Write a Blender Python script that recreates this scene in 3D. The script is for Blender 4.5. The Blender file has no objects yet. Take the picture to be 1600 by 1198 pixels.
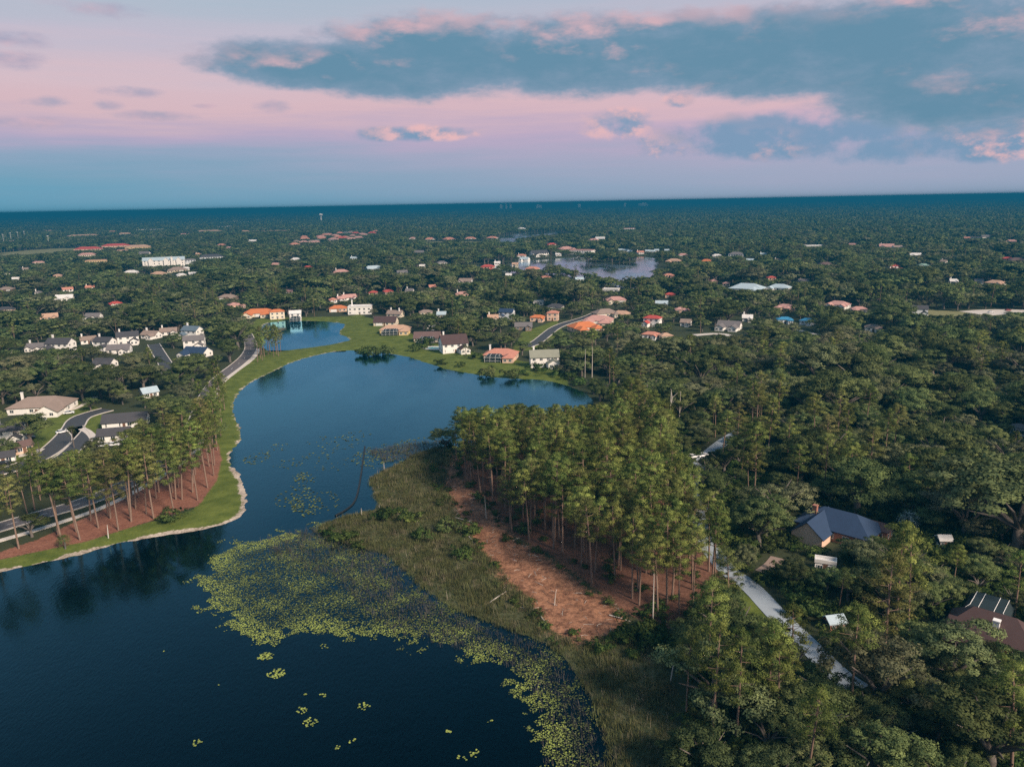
import bpy, math, random
import numpy as np
from mathutils import Matrix, Vector
rng = np.random.default_rng(7); random.seed(7)
sc = bpy.context.scene
C = sc.collection

# ------------------------------------------------------------------ camera
CAM_H, PITCH, ROLL, FPX = 90.0, 13.2, -1.11, 1200.0
cd = bpy.data.cameras.new('camera'); cam = bpy.data.objects.new('camera', cd); C.objects.link(cam)
cd.sensor_fit = 'HORIZONTAL'; cd.sensor_width = 36; cd.lens = 36 * FPX / 1600
cd.clip_start = 1; cd.clip_end = 200000
RM = (Matrix.Rotation(math.radians(90 - PITCH), 3, 'X') @ Matrix.Rotation(math.radians(ROLL), 3, 'Z'))
cam.matrix_world = Matrix.Translation((0, 0, CAM_H)) @ RM.to_4x4()
sc.camera = cam
# ------------------------------------------------------------------ sun and exposure
SUN_EL, SUN_AZ = 36.0, 134.0      # the sun stands behind the camera, a little to the right
sl = bpy.data.lights.new('sun', 'SUN'); so = bpy.data.objects.new('sun', sl); C.objects.link(so)
sl.energy = 4.7; sl.angle = math.radians(13); sl.color = (1.0, 0.80, 0.62)
_d = Vector((math.sin(math.radians(SUN_AZ)) * math.cos(math.radians(SUN_EL)), math.cos(math.radians(SUN_AZ)) * math.cos(math.radians(SUN_EL)), math.sin(math.radians(SUN_EL))))
so.rotation_euler = _d.to_track_quat('Z', 'Y').to_euler()
so.location = (0, -50, 150)
sc.view_settings.view_transform = 'Standard'; sc.view_settings.look = 'None'
sc.view_settings.exposure = 0.5; sc.view_settings.gamma = 1.0
sc.cycles.use_denoising = False
sc.cycles.max_bounces = 6; sc.cycles.diffuse_bounces = 2; sc.cycles.glossy_bounces = 2
sc.cycles.transmission_bounces = 3; sc.cycles.transparent_max_bounces = 6; sc.cycles.volume_bounces = 0

def lin(r, g, b):
    f = lambda c: (c / 255 / 12.92) if c / 255 <= 0.04045 else ((c / 255 + 0.055) / 1.055) ** 2.4
    return (f(r), f(g), f(b), 1)

# ------------------------------------------------------------------ node helper
class NT:
    def __init__(s, tree): s.t = tree
    def node(s, typ, **kw):
        n = s.t.nodes.new(typ)
        for k, v in kw.items(): setattr(n, k, v)
        return n
    def put(s, sock, v):
        if hasattr(v, 'is_output') or isinstance(v, bpy.types.NodeSocket): s.t.links.new(v, sock)
        elif v is not None: sock.default_value = v
    def m(s, op, a, b=None, c=None, clamp=False):
        n = s.node('ShaderNodeMath', operation=op, use_clamp=clamp)
        s.put(n.inputs[0], a)
        if b is not None: s.put(n.inputs[1], b)
        if c is not None: s.put(n.inputs[2], c)
        return n.outputs[0]
    def mix(s, f, a, b, blend='MIX'):
        n = s.node('ShaderNodeMix', data_type='RGBA', blend_type=blend); n.clamp_factor = True
        s.put(n.inputs[0], f); s.put(n.inputs[6], a); s.put(n.inputs[7], b)
        return n.outputs[2]
    def smooth(s, v, lo, hi):
        n = s.node('ShaderNodeMapRange', interpolation_type='SMOOTHSTEP')
        s.put(n.inputs[0], v); n.inputs[1].default_value = lo; n.inputs[2].default_value = hi
        return n.outputs[0]
    def noise(s, vec, scale, detail=4, rough=.55, dim='3D'):
        n = s.node('ShaderNodeTexNoise', noise_dimensions=dim)
        s.put(n.inputs['Vector'], vec); n.inputs['Scale'].default_value = scale
        n.inputs['Detail'].default_value = detail; n.inputs['Roughness'].default_value = rough
        return n.outputs['Fac']
    def comb(s, x, y, z):
        n = s.node('ShaderNodeCombineXYZ'); s.put(n.inputs[0], x); s.put(n.inputs[1], y); s.put(n.inputs[2], z); return n.outputs[0]
    def ramp(s, f, stops):
        n = s.node('ShaderNodeValToRGB'); e = n.color_ramp.elements
        while len(e) < len(stops): e.new(0.5)
        for i, (p, c) in enumerate(stops): e[i].position = p; e[i].color = c if len(c) == 4 else (*c, 1)
        s.put(n.inputs[0], f); return n.outputs[0]

def ray(px, py):
    return RM @ Vector(((px - 800) / FPX, -(py - 599) / FPX, -1))
def G(px, py, z=1.0):
    d = ray(px, py); t = (z - CAM_H) / d.z
    return (d.x * t, d.y * t)
def skydeg(px, py):
    d = ray(px, py).normalized()
    return math.degrees(math.atan2(d.x, d.y)), math.degrees(math.asin(d.z))

# ------------------------------------------------------------------ dusk sky (world)
W = bpy.data.worlds.new('World'); sc.world = W; W.use_nodes = True
wt = W.node_tree; wt.nodes.clear(); w = NT(wt)
tc = w.node('ShaderNodeTexCoord'); sx = w.node('ShaderNodeSeparateXYZ'); wt.links.new(tc.outputs['Generated'], sx.inputs[0])
DX, DY, DZ = sx.outputs
U = w.m('MULTIPLY', w.m('ARCTAN2', DX, DY), 57.2958)
V = w.m('MULTIPLY', w.m('ARCSINE', DZ), 57.2958)
P0 = w.comb(w.m('MULTIPLY', DX, 1), w.m('MULTIPLY', DY, 1), w.m('MULTIPLY', DZ, 5.0))
streak = w.noise(w.comb(DX, DY, w.m('MULTIPLY', DZ, 14.0)), 2.2, 5, .6)
Vw = w.m('ADD', V, w.m('MULTIPLY', w.m('SUBTRACT', streak, .5), 4.4))
vf = w.m('DIVIDE', Vw, 90.0, clamp=True)
base = w.ramp(vf, [(0.0, lin(97, 157, 184)), (2.0/90, lin(115, 159, 183)), (3.7/90, lin(141, 163, 188)), (4.8/90, lin(176, 166, 192)),
                   (6.0/90, lin(209, 180, 188)), (8.2/90, lin(208, 185, 194)), (10.5/90, lin(188, 184, 200)), (13.5/90, lin(168, 184, 199)), (32/90, lin(138, 163, 188)), (1, lin(104, 134, 166))])
mauve = w.ramp(vf, [(0.0, lin(149, 166, 190)), (2.5/90, lin(163, 167, 191)), (4.8/90, lin(184, 167, 192)), (6.2/90, lin(211, 179, 188)), (9/90, lin(206, 183, 196)),
                    (13.5/90, lin(174, 182, 200)), (32/90, lin(138, 163, 188)), (1, lin(104, 134, 166))])
base = w.mix(w.smooth(DX, -.62, .40), base, mauve)

def cloud_noise(u, v):
    p = w.comb(w.m('MULTIPLY', u, .13), w.m('MULTIPLY', v, .34), 3.7)
    p2 = w.comb(w.m('MULTIPLY', u, .5), w.m('MULTIPLY', v, .95), 8.2)
    return w.m('ADD', w.m('MULTIPLY', w.noise(p, 1.0, 9, .62), .68), w.m('MULTIPLY', w.noise(p2, 1.0, 8, .62), .32))
def cloud_field(ells, u, v, nz, amp):
    f = None
    for (px, py, a, b) in ells:
        uu, vv = skydeg(px, py); a = a / 21.5; b = b / 21.5
        du = w.m('DIVIDE', w.m('SUBTRACT', u, uu), a); dv = w.m('DIVIDE', w.m('SUBTRACT', v, vv), b)
        e = w.m('SUBTRACT', 1.0, w.m('ADD', w.m('MULTIPLY', du, du), w.m('MULTIPLY', dv, dv)))
        f = e if f is None else w.m('MAXIMUM', f, e)
    return w.m('ADD', f, w.m('MULTIPLY', w.m('SUBTRACT', nz, .5), amp))
BIG = [(500, 98, 200, 40), (690, 94, 250, 66), (900, 88, 260, 62), (1120, 78, 300, 62), (1400, 70, 330, 74), (1580, 140, 270, 44), (1800, 60, 330, 120)]
LOW = [(960, 192, 60, 26), (1260, 210, 250, 36), (1500, 222, 270, 28), (640, 209, 120, 12), (1180, 232, 160, 20), (1060, 156, 26, 12)]
WISP = [(140, 12, 90, 13), (20, 58, 52, 13), (20, 95, 40, 14), (60, 192, 66, 10), (75, 160, 44, 10), (238, 181, 66, 8), (200, 144, 56, 10), (168, 163, 24, 10), (425, 167, 40, 10), (1062, 156, 22, 8), (320, 166, 20, 4)]
nz0 = cloud_noise(U, V)
U2 = w.m('ADD', U, 0.5); V2 = w.m('ADD', V, 0.75); nz1 = cloud_noise(U2, V2)
def soft(f, lo=-.12, hi=.28): return w.smooth(f, lo, hi)
def soft_noise(u, v): return w.noise(w.comb(w.m('MULTIPLY', u, .16), w.m('MULTIPLY', v, .36), 5.1), 1.0, 5, .55)
relief = w.m('ADD', w.m('MULTIPLY', w.m('SUBTRACT', soft_noise(U, V), soft_noise(U2, V2)), .8), w.m('MULTIPLY', w.m('SUBTRACT', nz0, nz1), .35))
col = base
def puffy(u, v): return w.noise(w.comb(w.m('MULTIPLY', u, .34), w.m('MULTIPLY', v, .52), 2.3), 1.0, 8, .6)
pz0, pz1 = puffy(U, V), puffy(U2, V2)
def lay(col, ells, amp, hi, dark, lit, litgain, opac, nz0=nz0, nz1=nz1, relief=relief):
    f0 = cloud_field(ells, U, V, nz0, amp); d0 = soft(f0, -.1, hi)
    f1 = cloud_field(ells, U2, V2, nz1, amp); d1 = soft(f1, -.1, hi * 2.2)
    edge = w.m('SUBTRACT', 1.0, d1)
    pink = w.m('ADD', w.m('MULTIPLY', edge, .62), w.m('MULTIPLY', relief, litgain))
    puff = w.noise(w.comb(w.m('MULTIPLY', U, .07), w.m('MULTIPLY', V, .16), 9.1), 1.0, 3, .5)
    pink = w.m('MULTIPLY', w.smooth(pink, .18, .95), w.smooth(puff, .36, .56))
    deep = w.mix(w.smooth(w.m('ADD', f0, w.m('MULTIPLY', nz0, .5)), .2, 1.3), dark[0], dark[1])
    cc = w.mix(pink, deep, lit)
    return w.mix(w.m('MULTIPLY', d0, opac), col, cc)
col = lay(col, WISP, 5.0, 1.3, (lin(150, 158, 185), lin(138, 152, 180)), lin(212, 178, 188), 2.0, .85)
col = lay(col, LOW, 3.2, .9, (lin(132, 155, 184), lin(116, 150, 180)), lin(226, 182, 184), 3.0, .92, pz0, pz1, w.m('SUBTRACT', pz0, pz1))
col = lay(col, BIG, 2.3, .5, (lin(132, 154, 178), lin(92, 137, 162)), lin(208, 174, 182), 2.6, .96)
# the same kind of broken cloud goes on outside the frame
gl = w.noise(w.comb(w.m('MULTIPLY', U, .03), w.m('MULTIPLY', V, .09), 1.3), 1.0, 6, .55)
gm = w.m('MAXIMUM', w.smooth(w.m('ABSOLUTE', U), 44, 58), w.smooth(V, 17, 24))
gm = w.m('MULTIPLY', gm, w.m('MULTIPLY', w.smooth(V, 4, 7), w.smooth(gl, .5, .62)))
col = w.mix(w.m('MULTIPLY', gm, .9), col, w.mix(w.smooth(relief, .0, .2), lin(100, 142, 168), lin(204, 170, 182)))
bg = w.node('ShaderNodeBackground'); wt.links.new(col, bg.inputs[0]); bg.inputs[1].default_value = 0.75
wo = w.node('ShaderNodeOutputWorld'); wt.links.new(bg.outputs[0], wo.inputs[0])

# ------------------------------------------------------------------ tagging helpers
def tag(o, label=None, cat=None, group=None, kind=None):
    if label: o['label'] = label
    if cat: o['category'] = cat
    if group: o['group'] = group
    if kind: o['kind'] = kind
    return o
def link(name, me, parent=None, loc=None):
    o = bpy.data.objects.new(name, me); C.objects.link(o)
    if parent: o.parent = parent
    if loc: o.location = loc
    return o
def empty(name, loc, rz=0, label=None, cat=None, group=None):
    o = link(name, None); o.location = loc; o.rotation_euler = (0, 0, rz); o.empty_display_size = .5
    return tag(o, label, cat, group)
def mesh(name, v, f, mats=(), smooth=False):
    me = bpy.data.meshes.new(name); me.from_pydata([tuple(map(float, p)) for p in v], [], [tuple(map(int, q)) for q in f])
    for m_ in mats: me.materials.append(m_)
    if smooth: me.polygons.foreach_set('use_smooth', [True] * len(me.polygons))
    me.update(); return me
class MB:
    def __init__(s): s.v = []; s.f = []
    def add(s, v, f):
        n = len(s.v); s.v += [tuple(p) for p in v]; s.f += [tuple(i + n for i in q) for q in f]
    def box(s, x0, x1, y0, y1, z0, z1):
        s.add([(x0,y0,z0),(x1,y0,z0),(x1,y1,z0),(x0,y1,z0),(x0,y0,z1),(x1,y0,z1),(x1,y1,z1),(x0,y1,z1)],
              [(0,3,2,1),(4,5,6,7),(0,1,5,4),(1,2,6,5),(2,3,7,6),(3,0,4,7)])
    def tube(s, pts, rad, n=6, cap=True):
        pts = [Vector(p) for p in pts]; base = len(s.v); ref = Vector((0.13, 0.97, 0.2))
        for i, p in enumerate(pts):
            d = (pts[min(i + 1, len(pts) - 1)] - pts[max(i - 1, 0)]).normalized()
            r_ = ref if abs(d.dot(ref)) < .9 else Vector((1, 0, 0))
            a = d.cross(r_).normalized(); b = d.cross(a)
            for k in range(n):
                t = 2 * math.pi * k / n; s.v.append(tuple(p + (a * math.cos(t) + b * math.sin(t)) * rad[i]))
        for i in range(len(pts) - 1):
            for k in range(n):
                s.f.append((base + i*n + k, base + i*n + (k+1) % n, base + (i+1)*n + (k+1) % n, base + (i+1)*n + k))
        if cap:
            s.f.append(tuple(base + k for k in range(n))[::-1]); e = base + (len(pts)-1)*n; s.f.append(tuple(e + k for k in range(n)))
    def build(s, name, mat, parent=None, smooth=False):
        return link(name, mesh(name, s.v, s.f, [mat] if mat else [], smooth), parent)

# ------------------------------------------------------------------ materials
MATS = {}
def mat(name, colr, rough=.75, var=.18, scale=1.5, spec=.3, bump=0.0, metallic=0.0):
    if name in MATS: return MATS[name]
    m_ = bpy.data.materials.new(name); m_.use_nodes = True; t = NT(m_.node_tree); b = m_.node_tree.nodes['Principled BSDF']
    g = t.node('ShaderNodeTexCoord'); n = t.noise(g.outputs['Object'], scale, 6, .6)
    c = t.mix(n, tuple(x * (1 - var) for x in colr[:3]) + (1,), tuple(min(1, x * (1 + var)) for x in colr[:3]) + (1,))
    t.put(b.inputs['Base Color'], c); b.inputs['Roughness'].default_value = rough; b.inputs['Metallic'].default_value = metallic
    b.inputs['Specular IOR Level'].default_value = spec
    if bump:
        bn = t.node('ShaderNodeBump'); bn.inputs['Strength'].default_value = bump; bn.inputs['Distance'].default_value = .2
        t.put(bn.inputs['Height'], t.noise(g.outputs['Object'], scale * 5, 3)); t.put(b.inputs['Normal'], bn.outputs[0])
    MATS[name] = m_; return m_
def roofmat(key, colr):
    nm = 'roof_' + key
    if nm in MATS: return MATS[nm]
    m_ = bpy.data.materials.new(nm); m_.use_nodes = True; t = NT(m_.node_tree); b = m_.node_tree.nodes['Principled BSDF']
    g = t.node('ShaderNodeTexCoord'); o = t.node('ShaderNodeObjectInfo')
    n = t.noise(g.outputs['Object'], .35, 6, .65); n2 = t.noise(g.outputs['Object'], 3.0, 2, .6)
    f = t.m('ADD', t.m('MULTIPLY', n, .6), t.m('MULTIPLY', n2, .4))
    c = t.mix(f, tuple(x * .62 for x in colr) + (1,), tuple(min(1, x * 1.32) for x in colr) + (1,))
    wv = t.node('ShaderNodeTexWave'); wv.bands_direction = 'Z'; wv.inputs['Scale'].default_value = 1.6; wv.inputs['Distortion'].default_value = .6
    t.put(wv.inputs['Vector'], g.outputs['Object'])
    c = t.mix(t.m('MULTIPLY', wv.outputs['Fac'], .28), c, tuple(x * .5 for x in colr) + (1,))
    t.put(b.inputs['Base Color'], c); b.inputs['Roughness'].default_value = .8; b.inputs['Specular IOR Level'].default_value = .2
    MATS[nm] = m_; return m_
ROOF = dict(grey=(.17,.16,.165), dgrey=(.07,.07,.08), brown=(.15,.10,.095), dbrown=(.085,.055,.055), tan=(.50,.33,.24), orange=(.56,.19,.08), red=(.46,.085,.075),
            pink=(.50,.29,.26), salmon=(.52,.24,.18), white=(.72,.71,.70), blue=(.05,.25,.45), slate=(.12,.17,.22), navy=(.03,.055,.11), lblue=(.42,.53,.60), green=(.25,.38,.33), taupe=(.28,.22,.19), olive=(.26,.27,.22))
WALL = dict(white=(.78,.77,.75), cream=(.70,.62,.50), yellow=(.66,.50,.28), peach=(.68,.48,.37), grey=(.45,.46,.48), brick=(.32,.15,.11), pale=(.62,.66,.70), brown=(.22,.16,.13))
def foliage(name, lo, hi, dry, trans=.25, bigs=.012):
    m_ = bpy.data.materials.new(name); m_.use_nodes = True; t = NT(m_.node_tree); nt = m_.node_tree; nt.nodes.clear()
    at = t.node('ShaderNodeAttribute', attribute_name='tint'); oi = t.node('ShaderNodeObjectInfo')
    geo = t.node('ShaderNodeNewGeometry')
    big = t.noise(geo.outputs['Position'], bigs, 4, .6)
    c = t.mix(at.outputs['Fac'], (*lo, 1), (*hi, 1))
    k = t.m('ADD', t.m('MULTIPLY', oi.outputs['Random'], .75), t.m('MULTIPLY', big, .5))
    c = t.mix(t.m('MULTIPLY', t.smooth(k, .66, 1.15), .8), c, t.mix(at.outputs['Fac'], tuple(x * .55 for x in dry) + (1,), (*dry, 1)))
    r2 = t.m('FRACT', t.m('MULTIPLY', oi.outputs['Random'], 17.3))
    hs = t.node('ShaderNodeHueSaturation'); t.put(hs.inputs['Color'], c); t.put(hs.inputs['Value'], t.m('ADD', .58, t.m('MULTIPLY', r2, .80)))
    t.put(hs.inputs['Hue'], t.m('ADD', .485, t.m('MULTIPLY', t.m('FRACT', t.m('MULTIPLY', oi.outputs['Random'], 7.7)), .035)))
    d = t.node('ShaderNodeBsdfDiffuse'); tr = t.node('ShaderNodeBsdfTranslucent'); mx = t.node('ShaderNodeMixShader'); mx.inputs[0].default_value = trans
    t.put(d.inputs[0], hs.outputs[0]); t.put(tr.inputs[0], hs.outputs[0])
    nt.links.new(d.outputs[0], mx.inputs[1]); nt.links.new(tr.outputs[0], mx.inputs[2])
    o = t.node('ShaderNodeOutputMaterial'); nt.links.new(mx.outputs[0], o.inputs[0]); return m_
M_PINE = foliage('pine_needles', (.045, .078, .026), (.31, .36, .10), (.27, .25, .11), .33)
M_OAK = foliage('oak_leaves', (.042, .070, .033), (.22, .265, .10), (.275, .262, .185), .33)
M_SHRUB = foliage('shrub_leaves', (.03, .058, .02), (.13, .18, .05), (.15, .16, .07), .3)
M_BARK = mat('pine_bark', (.20, .135, .105), .9, .4, 3)
M_OBARK = mat('oak_bark', (.12, .105, .095), .9, .35, 2)
M_DEAD = mat('dead_wood', (.46, .42, .38), .9, .3, 3)
M_GLASS = mat('window_glass', (.03, .045, .06), .08, .2, .5, .6)
M_TRIM = mat('white_trim', (.76, .76, .75), .6, .05)
M_CONC = mat('concrete', (.55, .51, .47), .9, .18, .5)
M_ASPH = mat('asphalt', (.052, .056, .064), .75, .25, .4)
M_ASPH2 = mat('worn_asphalt', (.30, .35, .40), .8, .22, .4)
M_SCREEN = mat('pool_screen', (.018, .03, .035), .6, .2, 2)
M_DARKM = mat('dark_metal', (.04, .045, .05), .5, .1)
M_POOL = mat('pool_water', (.05, .33, .38), .05, .1, .5, .6)

# ------------------------------------------------------------------ land layout (traced on the ground plane)
def poly(pts, z=1.0): return np.array([G(a, b, z) for a, b in pts])
def sdist(P, X, Y):
    """signed distance, positive inside polygon P"""
    d = np.full(X.shape, 1e18); ins = np.zeros(X.shape, bool); n = len(P)
    for i in range(n):
        ax, ay = P[i]; bx, by = P[(i + 1) % n]; ex, ey = bx - ax, by - ay
        t = np.clip(((X - ax) * ex + (Y - ay) * ey) / (ex * ex + ey * ey + 1e-12), 0, 1)
        d = np.minimum(d, (X - ax - t * ex) ** 2 + (Y - ay - t * ey) ** 2)
        c = ((ay > Y) != (by > Y)) & (X < ex * (Y - ay) / (ey if abs(ey) > 1e-12 else 1e-12) + ax); ins ^= c
    d = np.sqrt(d); return np.where(ins, d, -d)
def smooth_poly(P, k=1):
    for _ in range(k):
        Q = np.roll(P, -1, 0); P = np.stack([.75 * P + .25 * Q, .25 * P + .75 * Q], 1).reshape(-1, 2)
    return P
LAKE = smooth_poly(poly([(-420,1010),(-250,960),(-100,921),(0,893),(60,881),(150,858),(230,841),(300,830),(352,820),(378,806),(388,785),(383,760),(380,745),(364,728),(360,710),(376,692),(378,675),
  (368,655),(362,640),(366,622),(385,602),(420,582),(470,561),(510,551),(545,547),(600,551),(640,557),(690,575),(740,585),(790,592),(850,593),(890,603),(918,617),(928,632),(905,650),(850,672),
  (780,690),(720,699),(682,697),(650,708),(615,727),(577,745),(588,772),(597,795),(555,801),(507,815),(502,828),(515,845),(560,858),(610,862),(640,900),(690,940),(770,975),(850,1000),(890,1030),
  (920,1080),(945,1130),(955,1198),(962,1300),(965,1500),(-700,1500)], 0.0), 2)
POND = smooth_poly(poly([(405,525),(410,508),(419,504),(452,501),(500,502),(535,505),(538,509),(527,521),(549,529),(544,533),(506,540),(439,549),(415,549)], 0.0), 1)
FLAKE = smooth_poly(np.array([G(a, b, z) for a, b, z in [(735,413,0),(800,409,0),(860,405,0),(905,402,0),(930,399,0),(1000,402,0),(1030,403,0),(1026,415,6),(1008,436,8),(990,440,8),(950,434,8),(915,427,8),(880,420,8),(800,417,8),(745,416,6)]]), 1)
ISLE = smooth_poly(np.array([G(a, b, 0) for a, b in [(906,409),(930,405),(965,403),(1000,407),(990,411),(940,412)]]), 1)
FLAKE2 = smooth_poly(np.array([G(a, b, z) for a, b, z in [(775,369,0),(830,363,0),(885,362,0),(876,369,8),(812,375,8),(785,375,8)]]), 1)
LAWN1 = poly([(-60,905),(0,893),(150,858),(300,830),(380,808),(392,780),(384,745),(364,725),(378,680),(364,640),(387,600),(470,561),(545,547),(600,551),(690,576),(790,593),(890,604),(885,590),(850,572),(760,555),(700,545),
  (640,522),(600,505),(560,492),(540,496),(420,497),(400,500),(405,525),(415,550),(398,562),(345,600),(336,630),(329,665),(345,715),(330,762),(300,800),(230,818),(130,847),(0,875),(-60,890)], .5)
MULCH = poly([(-80,895),(0,872),(130,845),(230,815),(310,790),(338,750),(346,715),(340,690),(318,700),(250,748),(160,797),(60,842),(0,862),(-80,880)])
STRAW = poly([(676,722),(704,712),(722,755),(765,788),(805,845),(860,872),(965,955),(985,972),(940,995),(905,1006),(862,982),(800,922),(742,852),(716,802),(690,760)])
GROVE = poly([(704,712),(735,768),(800,835),(862,868),(975,955),(1040,985),(1120,930),(1128,880),(1065,790),(1050,745),(1010,690),(930,655),(860,675),(760,697)])
MARSH = poly([(682,697),(704,712),(690,760),(742,852),(862,982),(905,1006),(985,985),(1040,1010),(1045,1100),(1050,1210),(1050,1500),(955,1500),(950,1198),(940,1130),(850,1000),(690,940),(600,860),(500,830),(500,812),(600,790),(570,745)])
LILY = smooth_poly(poly([(512,815),(440,832),(400,842),(345,848),(300,905),(325,955),(372,998),(410,1012),(470,985),(560,1000),(640,1000),(700,1022),(760,1035),(800,1062),(828,1100),(838,1150),(832,1230),(840,1300),(962,1300),(955,1198),(945,1130),(920,1080),(890,1030),(850,1000),(770,975),(690,940),(640,900),(610,862),(560,858)], 0), 1)
FIELD = poly([(0,395),(90,388),(150,387),(120,396),(60,404),(0,408)])
FIELD2 = poly([(1418,495),(1440,484),(1500,487),(1530,492),(1480,503),(1432,507)])
FIELD3 = poly([(660,378),(800,376),(830,380),(700,383)])
GARD = [poly([(20,655),(120,625),(160,640),(165,700),(90,730),(0,730),(0,690)]), poly([(1090,800),(1150,800),(1170,825),(1110,835)]), poly([(1160,910),(1260,1000),(1230,1040),(1150,960)]),
        poly([(815,520),(870,500),(880,520),(860,545),(800,550)]), poly([(1075,735),(1130,690),(1150,690),(1100,740)]), poly([(925,430),(965,432),(975,445),(930,447)])]

def land_sd(X, Y):
    """distance to water, positive on land"""
    s = -sdist(LAKE, X, Y)
    for P in (POND, FLAKE, FLAKE2): s = np.minimum(s, -sdist(P, X, Y))
    return np.maximum(s, sdist(ISLE, X, Y))
def hgt(X, Y, s=None):
    X = np.asarray(X, float); Y = np.asarray(Y, float)
    if s is None: s = land_sd(X, Y)
    return np.where(s > 0, 1.1 * (1 - np.exp(-np.maximum(s, 0) / 7.0)), -1.6 * (1 - np.exp(np.minimum(s, 0) / 5.0)))
def hz(x, y): return float(hgt(np.array([x]), np.array([y]))[0])

# ------------------------------------------------------------------ ground sheet to the horizon
def axis(lo, hi, step, far_lo, far_hi, g=1.09):
    mid = list(np.arange(lo, hi, step)); a = []; s = step; x = lo
    while x > far_lo: s *= g; x -= s; a.append(x)
    b = []; s = step; x = mid[-1]
    while x < far_hi: s *= g; x += s; b.append(x)
    return np.array(a[::-1] + mid + b)
gx = axis(-200, 190, 1.25, -60000, 60000, 1.055); gy = axis(95, 520, 1.4, -3000, 75000, 1.045)
XX, YY = np.meshgrid(gx, gy); sd = land_sd(XX, YY)
wob = np.sin(XX * .31 + 1.3 * np.sin(YY * .23)) * .5 + np.sin(YY * .37 + XX * .11) * .5
wob2 = np.sin(XX * .83 + 2.1 * np.sin(YY * .61)) * .5 + np.sin(YY * .95 + 1.7 * np.sin(XX * .47)) * .5 + .8 * np.sin(XX * .13 + YY * .09)
ZZ = hgt(XX, YY, sd + wob * .45 + wob2 * .55 * (np.abs(sd) < 8)) + np.where(sd > 6, .05 * wob, 0)
nx_, ny_ = len(gx), len(gy); idx = np.arange(nx_ * ny_).reshape(ny_, nx_)
quads = np.stack([idx[:-1, :-1], idx[:-1, 1:], idx[1:, 1:], idx[1:, :-1]], -1).reshape(-1, 4)
gm_ = bpy.data.meshes.new('ground'); gm_.vertices.add(nx_ * ny_); gm_.vertices.foreach_set('co', np.stack([XX, YY, ZZ], -1).astype('f4').ravel())
gm_.loops.add(quads.size); gm_.loops.foreach_set('vertex_index', quads.ravel().astype('i4'))
gm_.polygons.add(len(quads)); gm_.polygons.foreach_set('loop_start', np.arange(0, quads.size, 4, dtype='i4')); gm_.polygons.foreach_set('loop_total', np.full(len(quads), 4, 'i4'))
gm_.update(); gm_.polygons.foreach_set('use_smooth', np.ones(len(quads), bool))
near = (np.abs(XX) < 1500) & (YY > 40) & (YY < 3200)
def mask(P, soft=1.2):
    o = np.zeros(XX.shape); o[near] = np.clip(.5 + sdist(P, XX[near], YY[near]) / (2 * soft), 0, 1); return o
lawn = np.maximum(mask(LAWN1, 1.5), np.maximum.reduce([mask(p, 2) for p in GARD]))
pondlawn = np.clip((14 + sdist(POND, XX, YY)) / 4, 0, 1) * (sdist(POND, XX, YY) > -16); lawn = np.maximum(lawn, pondlawn)
mulch = mask(MULCH, 1.5); straw = mask(STRAW, 3.5); grove = mask(GROVE, 3.0); marsh = mask(MARSH, 3.0)
field = np.maximum.reduce([mask(FIELD, 8), mask(FIELD2, 4), mask(FIELD3, 6)])
west = (XX < G(560, 560)[0] + 25)
sand = np.clip(1 - np.abs(sd + wob2 * .55 - .4) / (1.5 + .9 * wob + 1.6 * np.exp(-((XX - G(384, 775)[0]) ** 2 + (YY - G(384, 775)[1]) ** 2) / 900)), 0, 1) * (west & (sd > -1.0)) * (YY < 900) * np.where(YY < G(380, 700)[1], 1, .62)
for nm, arr in (('lawn', lawn), ('mulch', mulch), ('straw', straw), ('grove', grove), ('marsh', marsh), ('field', field), ('sand', sand)):
    a = gm_.attributes.new(nm, 'FLOAT', 'POINT'); a.data.foreach_set('value', arr.astype('f4').ravel())
mg = bpy.data.materials.new('ground_cover'); mg.use_nodes = True; t = NT(mg.node_tree); bs = mg.node_tree.nodes['Principled BSDF']
geo = t.node('ShaderNodeNewGeometry'); pos = geo.outputs['Position']
n_f = t.noise(pos, 1.3, 6, .65); n_m = t.noise(pos, .17, 5, .6); n_l = t.noise(pos, .02, 5, .6); n_xl = t.noise(pos, .0016, 6, .62)
colr = t.mix(n_m, (.025, .036, .017, 1), (.06, .065, .035, 1))
colr = t.mix(t.smooth(n_xl, .35, .68), colr, t.mix(n_l, (.022, .035, .018, 1), (.06, .072, .038, 1)))
def area(colr, name, c0, c1, nz, wig=.55):
    at = t.node('ShaderNodeAttribute', attribute_name=name)
    f = t.m('ADD', at.outputs['Fac'], t.m('MULTIPLY', t.m('SUBTRACT', t.m('ADD', t.m('MULTIPLY', n_f, .6), t.m('MULTIPLY', n_m, .4)), .5), wig * 2))
    f = t.m('MULTIPLY', t.smooth(f, .36, .64), t.smooth(at.outputs['Fac'], 0.0, .12))
    return t.mix(f, colr, t.mix(nz, (*c0, 1), (*c1, 1)))
fine = t.m('ADD', t.m('MULTIPLY', n_f, .6), t.m('MULTIPLY', n_m, .4)); fine = t.smooth(fine, .3, .7)
colr = area(colr, 'marsh', (.035, .05, .02), (.10, .10, .055), fine)
colr = area(colr, 'grove', (.09, .045, .032), (.19, .10, .07), fine)
colr = area(colr, 'straw', (.075, .036, .025), (.37, .19, .115), t.smooth(t.m('ADD', t.m('MULTIPLY', t.noise(pos, .55, 5, .7), .75), t.m('MULTIPLY', n_f, .35)), .36, .72), 1.0)
colr = area(colr, 'field', (.16, .17, .08), (.26, .24, .13), n_l)
colr = area(colr, 'lawn', (.06, .088, .018), (.13, .16, .036), t.smooth(t.m('ADD', t.m('MULTIPLY', n_m, .7), t.m('MULTIPLY', n_f, .3)), .3, .7))
colr = area(colr, 'mulch', (.13, .055, .04), (.27, .13, .09), fine)
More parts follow.
